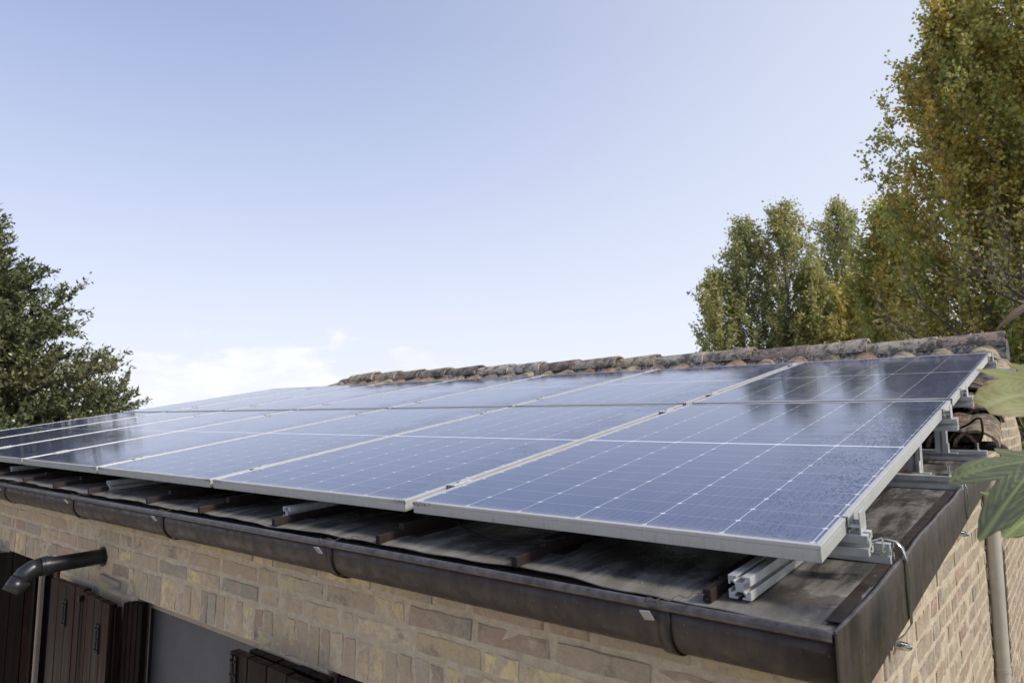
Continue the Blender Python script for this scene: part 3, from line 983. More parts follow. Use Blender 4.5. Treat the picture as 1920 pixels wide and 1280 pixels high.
# --- window, door and shutters
def rect_frame(mb, x0, x1, z0, z1, y0, y1, w):
    mb.box(x0, x0 + w, y0, y1, z0, z1); mb.box(x1 - w, x1, y0, y1, z0, z1)
    mb.box(x0 + w, x1 - w, y0, y1, z1 - w, z1); mb.box(x0 + w, x1 - w, y0, y1, z0, z0 + w)


def window(x0, x1, z0, z1, y):
    f = MB(); rect_frame(f, x0, x1, z0, z1, y, y + 0.05, 0.034)
    w = part(f, 'window', M['beige'], house, bevel=0.002)
    g_ = MB(); g_.box(x0 + 0.026, x1 - 0.026, y + 0.016, y + 0.022, z0 + 0.026, z1 - 0.026)
    part(g_, 'screen', M['screen'], w)
    rb = MB(); rb.box(x0 + 0.03, x0 + 0.036, y + 0.004, y + 0.0155, z0 + 0.026, z1 - 0.026)
    rb.box(x0 + 0.036, x1 - 0.03, y + 0.004, y + 0.0155, z1 - 0.036, z1 - 0.028)
    part(rb, 'seal', M['rubber'], w)


window(-2.568, -1.692, -2.0, -0.489, 0.035)
window(-1.335, -0.52, -2.0, -0.487, 0.09)
window(-5.95, -4.95, -2.0, -0.487, 0.09)
window(-8.2, -7.0, -2.0, -0.487, 0.09)

d_ = MB(); rect_frame(d_, -4.16, -3.40, GROUND, -0.487, 0.10, 0.15, 0.07)
d_.box(-3.80, -3.74, 0.10, 0.15, GROUND + .07, -0.557)
d_.box(-4.09, -3.80, 0.112, 0.14, GROUND + 0.07, -1.35); d_.box(-3.74, -3.47, 0.112, 0.14, GROUND + 0.07, -1.35)
d_.box(-4.06, -3.83, 0.100, 0.111, -1.9, -1.40); d_.box(-3.71, -3.50, 0.100, 0.111, -1.9, -1.02)
door = part(d_, 'glazed_door', M['doorwood'], house, bevel=0.006)
g_ = MB(); g_.box(-4.09, -3.80, 0.122, 0.128, -1.35, -0.557); g_.box(-3.74, -3.47, 0.122, 0.128, -1.35, -0.557)
part(g_, 'pane', M['doorglass'], door)
st = MB(); st.box(-3.945, -3.925, 0.082, 0.099, GROUND, -0.49); st.box(-3.918, -3.910, 0.082, 0.099, GROUND, -0.49)
part(st, 'beige_strip', M['beige'], door)


def shutter_leaf(p0, p1, z0, z1, mat, planks=4, th=0.030, hinges=(), notch=False):
    """a plank leaf standing between two plan points"""
    p0, p1 = Vector((*p0, 0)), Vector((*p1, 0))
    L = (p1 - p0).length; d = (p1 - p0).normalized(); nn = Vector((d.y, -d.x, 0))
    Mx = Matrix(((d.x, nn.x, 0, p0.x), (d.y, nn.y, 0, p0.y), (0, 0, 1, 0), (0, 0, 0, 1)))
    b = MB(); w = L / planks
    for k in range(planks):
        dz = random.uniform(-0.002, 0.002)
        b.box(k * w + 0.0015, (k + 1) * w - 0.0015, -th / 2 + random.uniform(-.001, .001), th / 2 + random.uniform(-.001, .001), z0, z1 + dz, mat=Mx)
    b.box(0.004, L - 0.004, -th / 2 + 0.004, th / 2 - 0.004, z0 + 0.004, z1 - 0.006, mat=Mx)
    o_ = part(b, 'shutter', mat, house, bevel=0.003)
    for (u, z_) in hinges:
        h = MB()
        for du in (-0.011, 0.011):
            h.box(u + du - 0.007, u + du + 0.007, th / 2 + 0.001, th / 2 + 0.006, z_ - 0.055, z_ + 0.055, mat=Mx)
            for q in (-0.04, 0.0, 0.04): h.tube([Mx @ Vector((u + du, th / 2 + 0.006, z_ + q)), Mx @ Vector((u + du, th / 2 + 0.010, z_ + q))], 0.004, 8)
        h.tube([Mx @ Vector((u, th / 2 + 0.006, z_ - 0.03)), Mx @ Vector((u, th / 2 + 0.006, z_ + 0.03))], 0.005, 8)
        part(h, 'hinge', M['iron'], o_, bevel=0.001)
    return o_


SZ0 = -2.0
# pair folded open against the wall between the glazed door and the grey window
shutter_leaf((-3.275, -0.062), (-2.925, -0.050), SZ0 - 0.8, -0.497, M['shutter_red'], 4, hinges=((0.17, -0.62),))
s2 = shutter_leaf((-2.915, -0.066), (-2.60, -0.074), SZ0, -0.500, M['shutter_red'], 4, hinges=((0.215, -0.645),))
q = MB(); q.box(-2.597, -2.585, -0.072, -0.048, SZ0, -0.512)
part(q, 'edge_strip', M['shutter'], s2, bevel=0.003)
q = MB()
q.tube([(-2.895, -0.0875, -0.515), (-2.895, -0.0875, -0.95)], 0.0035, 8)
q.box(-2.905, -2.885, -0.096, -0.084, -0.535, -0.512)
part(q, 'slide_bolt', M['iron'], s2)
# leaf half closed in the left reveal of the grey window
shutter_leaf((-2.59, -0.033), (-2.505, 0.005), SZ0, -0.496, M['shutter'], 4)
# folded pair right of the grey window
s3 = shutter_leaf((-1.730, -0.060), (-1.315, -0.062), SZ0, -0.499, M['shutter'], 4, hinges=((0.03, -0.56),))
shutter_leaf((-1.690, -0.022), (-1.290, -0.022), SZ0, -0.497, M['shutter'], 5, th=0.026)
# leaf standing in the next opening
shutter_leaf((-1.300, 0.012), (-1.05, 0.085), SZ0, -0.495, M['shutter'], 3)
# dark leaves at the far left
shutter_leaf((-4.62, -0.045), (-4.19, -0.045), SZ0 - 0.8, -0.495, M['shutter'], 4)
shutter_leaf((-4.185, -0.03), (-4.10, 0.075), SZ0 - 0.8, -0.497, M['shutter'], 2)
shutter_leaf((-4.10, 0.079), (-3.98, 0.088), SZ0 - 0.8, -0.50, M['shutter_red'], 2, th=0.02)
shutter_leaf((-4.93, -0.05), (-4.65, -0.05), SZ0, -0.495, M['shutter'], 3)
shutter_leaf((-6.5, -0.05), (-5.97, -0.05), SZ0, -0.495, M['shutter'], 5)
# pale stone chips bedded beside the shutters
q = MB()
q.box(-0.10, 0.10, -0.004, 0.02, -0.012, 0.012, mat=Matrix.Translation((-2.82, -0.012, -0.455)) @ Matrix.Rotation(R(3), 4, 'Y'), col=(0.45, 0.40, 0.33))
part(q, 'ledge', M['render'], house, bevel=0.006)

# --- dark pipe that sticks out of the front wall and turns down to the left
pp = MB()
px_, pz_ = -2.917, -0.369
pts = [(px_, 0.05, pz_), (px_, -0.03, pz_), (px_, -0.235, pz_ - 0.007)]
pp.tube(pts, 0.0315, 24)
pipe = part(pp, 'vent_pipe', M['pvc'], house, smooth=True)
el = MB()
el.tube([(px_, -0.195, pz_ - 0.006), (px_, -0.235, pz_ - 0.007)], 0.0355, 24)
el.tube([(px_, -0.208, pz_ - 0.006), (px_, -0.222, pz_ - 0.007)], 0.0380, 24)
el.tube([(px_, -0.2351, pz_ - 0.007), (px_, -0.262, pz_ - 0.012), (px_, -0.285, pz_ - 0.028), (px_, -0.302, pz_ - 0.052)], [0.0345] * 4, 24, cap=False)
el.tube([(px_, -0.297, pz_ - 0.044), (px_, -0.325, pz_ - 0.090)], 0.0365, 24, cap=False)
part(el, 'elbow', M['pvc'], pipe, smooth=True, solid=0.002)
co = MB(); co.tube([(px_, -0.0005, pz_), (px_, -0.008, pz_)], 0.041, 24)
part(co, 'collar', M['pvc'], pipe, smooth=True)

# --- downpipe on the side wall
dp = MB()
dp.tube([(0.040, 2.30, 0.02), (0.040, 2.30, GROUND)], 0.027, 24)
dpo = part(dp, 'downpipe', M['downpipe'], house, smooth=True)
for z_ in (-0.80, -1.7, -2.5):
    q = MB(); q.tube([(0.040, 2.30, z_ - 0.008), (0.040, 2.30, z_ + 0.008)], 0.0290, 24)
    q.box(0.012, 0.04, 2.292, 2.308, z_ - 0.008, z_ + 0.008)
    part(q, 'pipe_clip', M['downpipe'], dpo, smooth=True)

# ------------------------------------------------------------------ solar panels
T1, T2 = R(9.486), R(9.914)
PW, PH, PT = 1.0, 1.69, 0.030
fr = MB()
LIP = 0.0105


def bar(mb, a0, a1, b0, b1, z0, z1, miter):
    """frame bar with mitred ends; a along, b across; miter = ('x' or 'y', side)"""
    ax, side_ = miter
    s_in = b1 if side_ < 0 else b0
    w = b1 - b0
    vs = []
    for z_ in (z0, z1):
        if side_ < 0: quad = [(a0, b0), (a1, b0), (a1 - w, b1), (a0 + w, b1)]
        else: quad = [(a0 + w, b0), (a1 - w, b0), (a1, b1), (a0, b1)]
        for a, b in quad: vs.append((a, b, z_) if ax == 'x' else (b, a, z_))
    mb.add(vs, [(0, 1, 2, 3), (4, 5, 6, 7), (0, 1, 5, 4), (1, 2, 6, 5), (2, 3, 7, 6), (3, 0, 4, 7)])


for ax, side_, a0, a1, b0, b1 in (('x', -1, -PW, 0, 0, LIP), ('x', 1, -PW, 0, PH - LIP, PH), ('y', -1, 0, PH, -PW, -PW + LIP), ('y', 1, 0, PH, -LIP, 0)):
    bar(fr, a0, a1, b0, b1, -0.0078, 0.0, (ax, side_))
    e = 0.0007
    if side_ < 0: bar(fr, a0 + e, a1 - e, b0 + e, b1, -PT, -0.0082, (ax, side_))
    else: bar(fr, a0 + e, a1 - e, b0, b1 - e, -PT, -0.0082, (ax, side_))
proto_frame = fr.obj('frame', M['frame'], bevel=0.0009)
gl = MB()
gl.box(-PW + LIP, -LIP, LIP, PH - LIP, -0.0065, -0.0014)
proto_glass = gl.obj('glass', M['panel'])
bk = MB(); bk.box(-PW + LIP, -LIP, LIP, PH - LIP, -0.0085, -0.0068)
bk.box(-0.56, -0.44, 1.50, 1.58, -0.026, -0.0086)
proto_back = bk.obj('back_sheet', M['inner'])
ORD = ['first', 'second', 'third', 'fourth', 'fifth', 'sixth', 'seventh']
panels = []
for r_ in range(2):
    for k in range(7):
        if r_ == 0: loc = (-k * 1.02 - (0.010 if k else 0), 0, 0); t = T1
        else: loc = (-k * 1.02 - (0.010 if k else 0) + 0.003, PH * math.cos(T1) + 0.026, PH * math.sin(T1) + 0.0075); t = T2
        rowname = 'lower row above the gutter' if r_ == 0 else 'upper row below the clay ridge'
        if k == 0: lab = 'dark blue solar panel at the right end of the %s' % rowname
        elif k == 6: lab = 'foreshortened solar panel at the far left end of the %s' % rowname
        else: lab = 'solar panel in the %s, %s from the right' % (rowname, ORD[k])
        p = empty('solar_panel', loc, lab, 'solar panel', 'solar panels in two rows on the roof')
        p.rotation_euler = (t, 0, 0)
        for pr_ in (proto_frame, proto_glass, proto_back):
            if r_ == 0 and k == 0: c_ = pr_
            else: c_ = pr_.copy(); COL.objects.link(c_)
            c_.parent = p
        panels.append(p)
pf0 = proto_frame.material_slots[0]; pf0.link = 'OBJECT'; pf0.material = m_frame(False)

# ------------------------------------------------------------------ mounting rack
rack = empty('mounting_rack', (-3.5, 1.5, -0.05), 'slotted aluminium rails, posts and clamps that carry the solar panels above the roof', 'mounting rack')


def slot_profile(s=0.040):
    h = s / 2; a, l, c, d = 0.0045, 0.0035, 0.0100, 0.0125   # half mouth, lip, half cavity, depth
    q = [(-h, -h)]
    side_ = [(-a, -h), (-a, -h + l), (-c, -h + l), (-c, -h + l + 0.003), (-a * 1.1, -h + d), (a * 1.1, -h + d), (c, -h + l + 0.003), (c, -h + l), (a, -h + l), (a, -h)]
    out = []
    for r in range(4):
        ca, sa = math.cos(r * math.pi / 2), math.sin(r * math.pi / 2)
        for u, v in [(-h, -h)] + side_: out.append((u * ca - v * sa, u * sa + v * ca))
    return out


SP = slot_profile()


def rail(p0, p1, up=(0, 0, 1), name='rail'):
    b = MB(); b.extrude(SP, p0, p1, up)
    return part(b, name, M['alu'], rack, bevel=0.0006)


def panel_z(y):                                                     # underside of the panels
    if y < 1.68: return y * math.tan(T1) - PT / math.cos(T1)
    y0 = PH * math.cos(T1) + 0.026
    return PH * math.sin(T1) + 0.0075 + (y - y0) * math.tan(T2) - PT / math.cos(T2)


for y_, xe in ((0.195, 0.034), (1.475, 0.040), (1.957, 0.040), (3.20, 0.036)):
    tt = T1 if y_ < 1.68 else T2
    upv = (0, -math.sin(tt), math.cos(tt))
    zc_ = panel_z(y_) - 0.0205 / math.cos(tt)
    rail((-7.25, y_, zc_), (xe, y_, zc_), upv, 'cross_rail')
# rails lying on the sheet, sawn ends towards the gutter
for x_, y0, y1 in ((-0.130, -0.030, 0.30), (-1.572, 0.004, 1.9), (-2.975, 0.022, 1.9), (-4.38, 0.040, 1.9), (-5.8, 0.03, 1.9), (-7.1, 0.03, 1.9)):
    rail((x_, y0, roof_z(y0) + 0.0215), (x_, y1, roof_z(y1) + 0.0215), (0, -math.sin(R(4)), math.cos(R(4))), 'base_rail')
upR = (0, -math.sin(R(4)), math.cos(R(4)))
for y_, xe in ((0.345, 0.040), (1.335, 0.058), (2.10, 0.060)):
    rail((-1.3, y_, roof_z(y_) + 0.0215), (xe, y_, roof_z(y_) + 0.0215), upR, 'base_rail')
rail((-1.6, 2.90, 0.437), (0.13, 2.90, 0.437), (0, 0, 1), 'base_rail')
# posts
for x_, y_, yt in ((-0.085, 1.375, 1.475), (-0.078, 1.98, 1.957), (-1.2, 1.375, 1.475), (-1.2, 1.98, 1.957)):
    z0 = roof_z(y_ - 0.04) + 0.043; z1 = panel_z(yt) - 0.046
    rail((x_, (y_ + yt) / 2 if yt > y_ else y_, z0 if yt > y_ else z0), (x_, (y_ + yt) / 2 if yt > y_ else y_, z1), (0, 1, 0), 'post')
    b = MB(); b.box(x_ + 0.021, x_ + 0.052, y_ - 0.02, y_ + 0.02, z0 - 0.0005, z0 + 0.003); b.box(x_ + 0.0205, x_ + 0.0235, y_ - 0.02, y_ + 0.02, z0 + 0.003, z0 + 0.04)
    part(b, 'angle_bracket', M['alu'], rack)
# threaded studs standing on the base rails
for x_, y_ in ((0.022, 1.335), (0.030, 2.10)):
    b = MB(); z0 = roof_z(y_) + 0.042
    b.tube([(x_, y_, z0 - 0.01), (x_, y_, z0 + 0.030)], 0.0035, 10)
    b.tube([(x_, y_, z0), (x_, y_, z0 + 0.006)], 0.0075, 6)
    b.tube([(x_, y_, z0 - 0.001), (x_, y_, z0 + 0.0012)], 0.011, 14)
    part(b, 'stud', M['steel'], rack)
# end clamps gripping the right-hand frames
for y_ in (0.195, 1.475, 1.957, 3.20):
    tt = T1 if y_ < 1.68 else T2
    zb = panel_z(y_)
    Mx = Matrix.Translation((0, y_, zb)) @ Matrix.Rotation(tt, 4, 'X')
    b = MB()
    b.box(-0.007, 0.002, -0.022, 0.022, PT + 0.0008, PT + 0.0030, mat=Mx)      # hook over the frame lip
    b.box(0.0022, 0.0045, -0.022, 0.022, PT * 0.42, PT + 0.0030, mat=Mx)
    b.box(0.0045, 0.0215, -0.022, 0.022, PT * 0.42, PT * 0.42 + 0.0025, mat=Mx)
    b.box(0.0215, 0.0240, -0.022, 0.022, 0.0005, PT + 0.012, mat=Mx)
    b.box(0.0025, 0.0050, -0.022, 0.022, 0.0005, 0.007, mat=Mx)
    cl = part(b, 'end_clamp', M['alu'], rack, bevel=0.0005)
    b = MB(); b.tube([Mx @ Vector((0.013, 0, PT * .42)), Mx @ Vector((0.013, 0, PT * 0.42 + 0.011))], 0.0062, 12)
    b.tube([Mx @ Vector((0.013, 0, 0.0)), Mx @ Vector((0.013, 0, PT * .42))], 0.0035, 10)
    part(b, 'clamp_bolt', M['steel'], cl, smooth=True)
# mid clamps in the gaps between the panels
mc_first = None
for y_ in (0.195, 1.475, 1.957, 3.20):
    tt = T1 if y_ < 1.68 else T2
    for k in range(1, 7):
        x_ = -k * 1.02 + (0.003 if y_ > 1.68 else 0)
        if k == 1: x_ = -1.015
        if mc_first is None:
            b = MB()
            b.box(-0.017, 0.017, -0.035, 0.035, PT + 0.0008, PT + 0.0038)
            b.box(-0.008, -0.005, -0.035, 0.035, 0.001, PT + 0.0008); b.box(0.005, 0.008, -0.035, 0.035, 0.001, PT + 0.0008)
            mc = b.obj('mid_clamp', M['alu'], rack, bevel=0.0008)
            b = MB(); b.tube([(0, 0, PT + 0.0038), (0, 0, PT + 0.0085)], 0.0058, 12)
            mb_ = b.obj('clamp_bolt', M['steel'], mc, smooth=True)
            mc_first = mc
        else:
            mc = mc_first.copy(); COL.objects.link(mc); mc.parent = rack
            mb2 = mb_.copy(); COL.objects.link(mb2); mb2.parent = mc
        mc.location = Vector((x_, y_, panel_z(y_))) - rack.location
        mc.rotation_euler = (tt, 0, 0)
# small hook bolt on the near rail end
b = MB()
b.tube([(0.030, 0.222, -0.020), (0.046, 0.226, -0.012), (0.050, 0.226, -0.026), (0.048, 0.226, -0.036)], 0.0028, 8)
b.box(0.042, 0.054, 0.220, 0.232, -0.046, -0.036)
part(b, 'hook', M['steel'], rack, smooth=True)
# stainless straps over the edge, down the fascia, bolted to the wall
for y_, yb in ((0.352, 0.40), (1.345, 1.40)):
    zt = roof_z(y_) + 0.0435
    b = MB()
    path = [(-0.012, zt + 0.0015), (0.030, zt + 0.0015), (0.047, zt - 0.001), (0.058, zt - 0.014), (0.064, zt - 0.040), (0.0655, zt - 0.075), (0.0625, zt - 0.13), (0.0605, zt - 0.165), (0.046, zt - 0.190), (0.030, zt - 0.205), (0.022, zt - 0.235)]
    if y_ > 1: path = path[:6] + [(0.0625, zt - 0.11), (0.060, zt - 0.135), (0.042, zt - 0.16), (0.028, zt - 0.18), (0.022, zt - 0.205)]
    w = 0.010; n_ = len(path)
    vs = []
    for i, (x_, z_) in enumerate(path):
        yy = y_ + (yb - y_) * max(0, (i - 3) / (n_ - 4))
        vs += [(x_, yy - w, z_), (x_, yy + w, z_)]
    b.add(vs, [(2 * i, 2 * i + 1, 2 * i + 3, 2 * i + 2) for i in range(n_ - 1)])
    sp = part(b, 'strap', M['steel'], rack, smooth=True, solid=0.0022, angle=60)
    b = MB(); zb = path[-1][1] + 0.018
    b.tube([(0.008, yb, zb), (0.052, yb, zb)], 0.0042, 10)
    b.tube([(0.028, yb, zb), (0.036, yb, zb)], 0.0095, 6)
    b.tube([(0.0365, yb, zb), (0.046, yb, zb), (0.053, yb, zb), (0.056, yb, zb)], [0.0085, 0.0085, 0.006, 0.001], 14)
    b.tube([(0.0165, yb, zb), (0.0185, yb, zb)], 0.014, 16)
    part(b, 'bolt', M['steel'], sp, smooth=True)

# ------------------------------------------------------------------ conduit and cable
b = MB()
pts = [(-0.75, 2.30, 0.085)]
path = [(-0.75, 2.31, 0.085), (-0.4, 2.33, 0.088), (-0.06, 2.34, 0.092), (0.03, 2.35, 0.098), (0.075, 2.36, 0.094), (0.098, 2.365, 0.074), (0.102, 2.365, 0.045), (0.086, 2.36, 0.020), (0.070, 2.36, -0.02), (0.066, 2.36, -0.09)]


def smooth_path(P, n=12):
    P = [Vector(p) for p in P]; out = []
    for i in range(len(P) - 1):
        a, b_, c, d = P[max(i - 1, 0)], P[i], P[i + 1], P[min(i + 2, len(P) - 1)]
        for k in range(n):
            t = k / n
            out.append(0.5 * ((2 * b_) + (c - a) * t + (2 * a - 5 * b_ + 4 * c - d) * t * t + (3 * b_ - a - 3 * c + d) * t ** 3))
    return out + [P[-1]]


sp_ = smooth_path(path, 18)
b.tube(sp_, [0.0205 + 0.0012 * math.sin(i * 2.2) for i in range(len(sp_))], 14)
o = b.obj('conduit', M['rubber'], smooth=True, angle=80)
tag(o, 'thick black flexible conduit bent over the right edge of the roof', 'conduit')
b = MB()
b.tube(smooth_path([(-0.35, 2.22, 0.12), (-0.05, 2.14, 0.17), (0.035, 2.11, 0.215), (0.050, 2.10, 0.19), (0.045, 2.11, 0.14), (0.015, 2.14, 0.10), (-0.05, 2.2, 0.06)], 10), 0.0042, 8)
o = b.obj('cable', M['rubber'], smooth=True)
tag(o, 'thin black cable looping down from the clay tiles to the conduit', 'cable')
b = MB()
b.tube(smooth_path([(-1.0, 0.35, -0.03), (-0.93, 0.10, -0.05), (-0.80, 0.055, -0.078), (-0.66, 0.05, -0.076), (-0.55, 0.10, -0.05), (-0.45, 0.3, -0.03)], 10), 0.0032, 8)
o = b.obj('panel_cable', M['rubber'], smooth=True)
tag(o, 'thin black cable sagging on the sheet metal beneath the second panel gap', 'cable')

# dry crumbs of leaf and bark on the sheet and in the side channel
n_ = 90
lx = np.concatenate([rng.uniform(-1.9, 0.03, 45), rng.uniform(0.0, 0.045, 45)]); ly = np.concatenate([rng.uniform(-0.03, 0.9, 45) ** 1.0, rng.uniform(-0.02, 2.1, 45)])
P = np.stack([lx, ly, roof_z(ly) + 0.0005], 1)
D = rng.normal(size=(n_, 3)); D[:, 2] = np.abs(D[:, 2]) * 0.15
C_ = np.array([(0.16, 0.09, 0.05), (0.24, 0.17, 0.10), (0.08, 0.055, 0.035)])[rng.integers(3, size=n_)]
v, f, c = leaves_mesh(P, D, rng.uniform(.006, .018, n_), rng.uniform(.004, .010, n_), C_, 3.0)
o = fast_mesh('leaf_litter', v, f, c, M['leaf'])
tag(o, 'dry crumbs of leaf scattered on the sheet metal roof', 'leaf litter', kind='stuff')

# ------------------------------------------------------------------ grey boards leaning beyond the side wall
b = MB()
Mx = Matrix.Translation((0.118, 2.98, -0.92)) @ Matrix.Rotation(R(4), 4, 'Y') @ Matrix.Rotation(R(-12), 4, 'X')
b.box(-0.013, 0.013, -0.07, 0.07, -0.62, 0.62, mat=Mx)
o = b.obj('wooden_board', M['plank'], bevel=0.003)
tag(o, 'grey weathered board leaning beside the brick side wall at the right edge', 'board')

# ------------------------------------------------------------------ vegetation


class Branches:
    def __init__(s): s.v, s.f, s.n = [], [], 0

    def add(s, pts, rads, k=5):
        pts = np.asarray(pts, float); m_ = len(pts)
        d = np.gradient(pts, axis=0); d /= (np.linalg.norm(d, axis=1, keepdims=True) + 1e-9)
        ref = np.array([0.31, 0.95, 0.05]); a = np.cross(d, ref); a /= (np.linalg.norm(a, axis=1, keepdims=True) + 1e-9)
        b_ = np.cross(d, a)
        t = np.linspace(0, 2 * np.pi, k, endpoint=False)
        ring = pts[:, None] + (a[:, None] * np.cos(t)[None, :, None] + b_[:, None] * np.sin(t)[None, :, None]) * np.asarray(rads)[:, None, None]
        s.v.append(ring.reshape(-1, 3))
        i = np.arange(m_ - 1)[:, None] * k; j = np.arange(k)[None, :]; j2 = (j + 1) % k
        f = np.stack([i + j, i + j2, i + k + j2, i + k + j], -1).reshape(-1, 4) + s.n
        s.f.append(f); s.n += m_ * k

    def obj(s, name, mat, parent):
        v = np.concatenate(s.v); f = np.concatenate(s.f)
        return fast_mesh(name, v, f, np.full((len(v), 3), 0.3, np.float32), mat, parent)


def tree(name, base, H, prof, label, cat, group=None, limbs=60, twigs=14, per=16, rise=0.5, leaf=(0.07, 0.06), pal=((0.05, 0.07, 0.02),), yellow=0.2,
         mats=('bark', 'leaf'), trunk_r=0.14, first=0.12, spread=0.22, fork=1, lean=(0, 0), twig_len=(0.35, 0.8), droop=0.0, flat=0.0, jitter=0.05, thin=None, limb_r=0.03, var=(0.66, 1.08)):
    base = np.array(base, float)
    root = empty(name, tuple(base), label, cat, group)
    br = Branches()
    LP, LD, LC, LS = [], [], [], []
    pal = np.array(pal)
    stems = []
    for f_ in range(fork):
        off = np.array([0, 0]) if fork == 1 else 0.16 * H * 0.35 * np.array([math.cos(2.1 * f_ + 0.4), math.sin(2.1 * f_ + 0.4)])
        h = H * (1 if f_ == 0 else rng.uniform(0.8, 0.97))
        t = np.linspace(0, 1, 14)[:, None]
        wob = np.stack([np.sin(t[:, 0] * 5 + f_) * 0.012 * H, np.cos(t[:, 0] * 4 + 2 * f_) * 0.012 * H], 1)
        xy = t ** 0.7 * off[None] + t * np.array(lean)[None] + wob * t
        pts = np.concatenate([xy, t * h], 1)
        stems.append(pts)
        br.add(pts, trunk_r * (1 - 0.93 * t[:, 0]) / (1 if fork == 1 else 1.25), 8)
    for li in range(limbs):
        pts = stems[li % fork]
        h0 = first + (0.97 - first) * ((li + rng.uniform(0, 1)) / limbs) ** 0.92
        q = h0 * 13; i0 = int(min(q, 12)); s0 = pts[i0] + (pts[i0 + 1] - pts[i0]) * (q - i0)
        az = li * 2.39996 + rng.uniform(-.5, .5)
        Rr = prof(h0) * rng.uniform(*var)
        if fork > 1: Rr *= 0.75
        L = Rr / math.sin(math.atan2(1, rise)) if rise > 0 else Rr
        out = np.array([math.cos(az), math.sin(az), 0])
        n_ = 7; t = np.linspace(0, 1, n_)[:, None]
        lp_ = s0 + out * Rr * t ** 0.9 + np.array([0, 0, 1]) * (Rr * rise * t ** 1.25 - droop * Rr * t ** 2) + rng.normal(size=(n_, 3)) * 0.02 * L * t
        top_lim = H * 1.0
        lp_[:, 2] = np.minimum(lp_[:, 2], top_lim + rng.uniform(-.3, 0.0))
        br.add(lp_, (limb_r * (1.15 - h0) + 0.006) * (1 - 0.85 * t[:, 0]), 5)
        nt = max(3, int(twigs * (0.4 + 0.6 * Rr / max(prof(0.4), 0.01))))
        cl = pal[rng.integers(len(pal))]
        for k in range(nt):
            s_ = 0.18 + 0.82 * (k + rng.uniform(0, 1)) / nt
            if thin is not None and rng.uniform() < thin: continue
            qq = s_ * (n_ - 1); i1 = int(min(qq, n_ - 2)); p = lp_[i1] + (lp_[i1 + 1] - lp_[i1]) * (qq - i1)
            d = out * rng.uniform(0.1, 0.9) + rng.normal(size=3) * 0.45 + np.array([0, 0, 0.35 + 0.6 * min(rise, 1.2) - droop])
            d /= np.linalg.norm(d)
            tl = rng.uniform(*twig_len) * (1.1 - 0.4 * s_)
            tt_ = np.linspace(0, 1, 4)[:, None]
            tp = p + d * tl * tt_ + np.array([0, 0, 0.12 * tl]) * tt_ ** 2
            br.add(tp, 0.0075 * (1 - 0.8 * tt_[:, 0]), 3)
            m_ = int(per * rng.uniform(0.7, 1.3))
            u = rng.uniform(0.12, 1.05, m_)[:, None]
            pp_ = p + d * tl * u + rng.normal(size=(m_, 3)) * jitter * (0.5 + u)
            ld = d * 0.8 + rng.normal(size=(m_, 3)) * 0.75
            c = np.clip(cl * 0.55 + pal[rng.integers(len(pal), size=m_)] * 0.45, 0, 1) * rng.uniform(0.72, 1.28, (m_, 1))
            yl = rng.uniform(size=m_) < yellow * (1.5 if rng.uniform() < 0.4 else 0.5)
            c[yl] = np.array([0.38, 0.31, 0.08]) * rng.uniform(0.6, 1.2, (yl.sum(), 1))
            LP.append(pp_); LD.append(ld); LC.append(c); LS.append(rng.uniform(0.75, 1.25, m_))
    P, D, C_, S = map(np.concatenate, (LP, LD, LC, LS))
    v, f, c = leaves_mesh(P, D, S * leaf[0], S * leaf[1], C_, flat)
    br.obj('trunk', M[mats[0]], root)
    fast_mesh('crown', v, f, c, M[mats[1]], root)
    return root


POP = ((0.376, 0.424, 0.195), (0.463, 0.477, 0.214), (0.576, 0.514, 0.223), (0.31, 0.361, 0.195), (0.529, 0.424, 0.195))
POPY = ((0.468, 0.516, 0.176), (0.642, 0.616, 0.194), (0.779, 0.616, 0.186), (0.39, 0.446, 0.167), (0.858, 0.565, 0.167))


def ppro(w, lo=0.55, top=0.68):
    def f(h):
        return w * (lo + (1 - lo) * math.sin(math.pi * min(1, h / 0.9)) ** 0.8) * (1 - max(0, (h - top) / (1 - top)) ** 1.4 * 0.88)
    return f


GP_ = 'poplars in the row behind the house'
# middle group, four close columns
tree('poplar_tree', (-10.0, 24.0, GROUND), 8.6, ppro(1.0), 'shorter leftmost poplar of the group right of the open sky', 'tree', GP_, limbs=66, twigs=16, per=19, rise=2.0, leaf=(0.10, 0.085), pal=POP, yellow=0.10)
tree('poplar_tree', (-9.1, 24.8, GROUND), 10.7, ppro(1.05), 'tall green poplar, second from the left in the middle group', 'tree', GP_, limbs=76, twigs=16, per=19, rise=2.1, leaf=(0.10, 0.085), pal=POP, yellow=0.10)
tree('poplar_tree', (-7.75, 25.2, GROUND), 11.2, ppro(1.15), 'tallest poplar of the middle group above the ridge tiles', 'tree', GP_, limbs=78, twigs=16, per=19, rise=2.1, leaf=(0.10, 0.085), pal=POP, yellow=0.13)
tree('poplar_tree', (-6.75, 25.0, GROUND), 8.6, ppro(0.75), 'low poplar on the right flank of the middle group', 'tree', GP_, limbs=70, twigs=16, per=19, rise=1.7, leaf=(0.10, 0.085), pal=POP, yellow=0.25)
tree('poplar_tree', (-6.9, 30.0, GROUND), 12.3, ppro(1.25), 'slim lone poplar standing between the middle group and the big one', 'tree', GP_, limbs=90, twigs=15, per=18, rise=2.2, leaf=(0.11, 0.09), pal=POP, yellow=0.18)
tree('poplar_tree', (-5.5, 27.0, GROUND), 8.2, ppro(2.0, 0.8), 'low broad yellowing poplar under the slim one', 'tree', GP_, limbs=87, twigs=20, per=20, rise=1.2, leaf=(0.11, 0.09), pal=POPY, yellow=0.30)
tree('poplar_tree', (-7.2, 26.0, GROUND), 6.8, ppro(1.7, 0.8), 'lowest olive green poplar just behind the ridge', 'tree', GP_, limbs=75, twigs=20, per=20, rise=1.2, leaf=(0.11, 0.09), pal=POP, yellow=0.25)
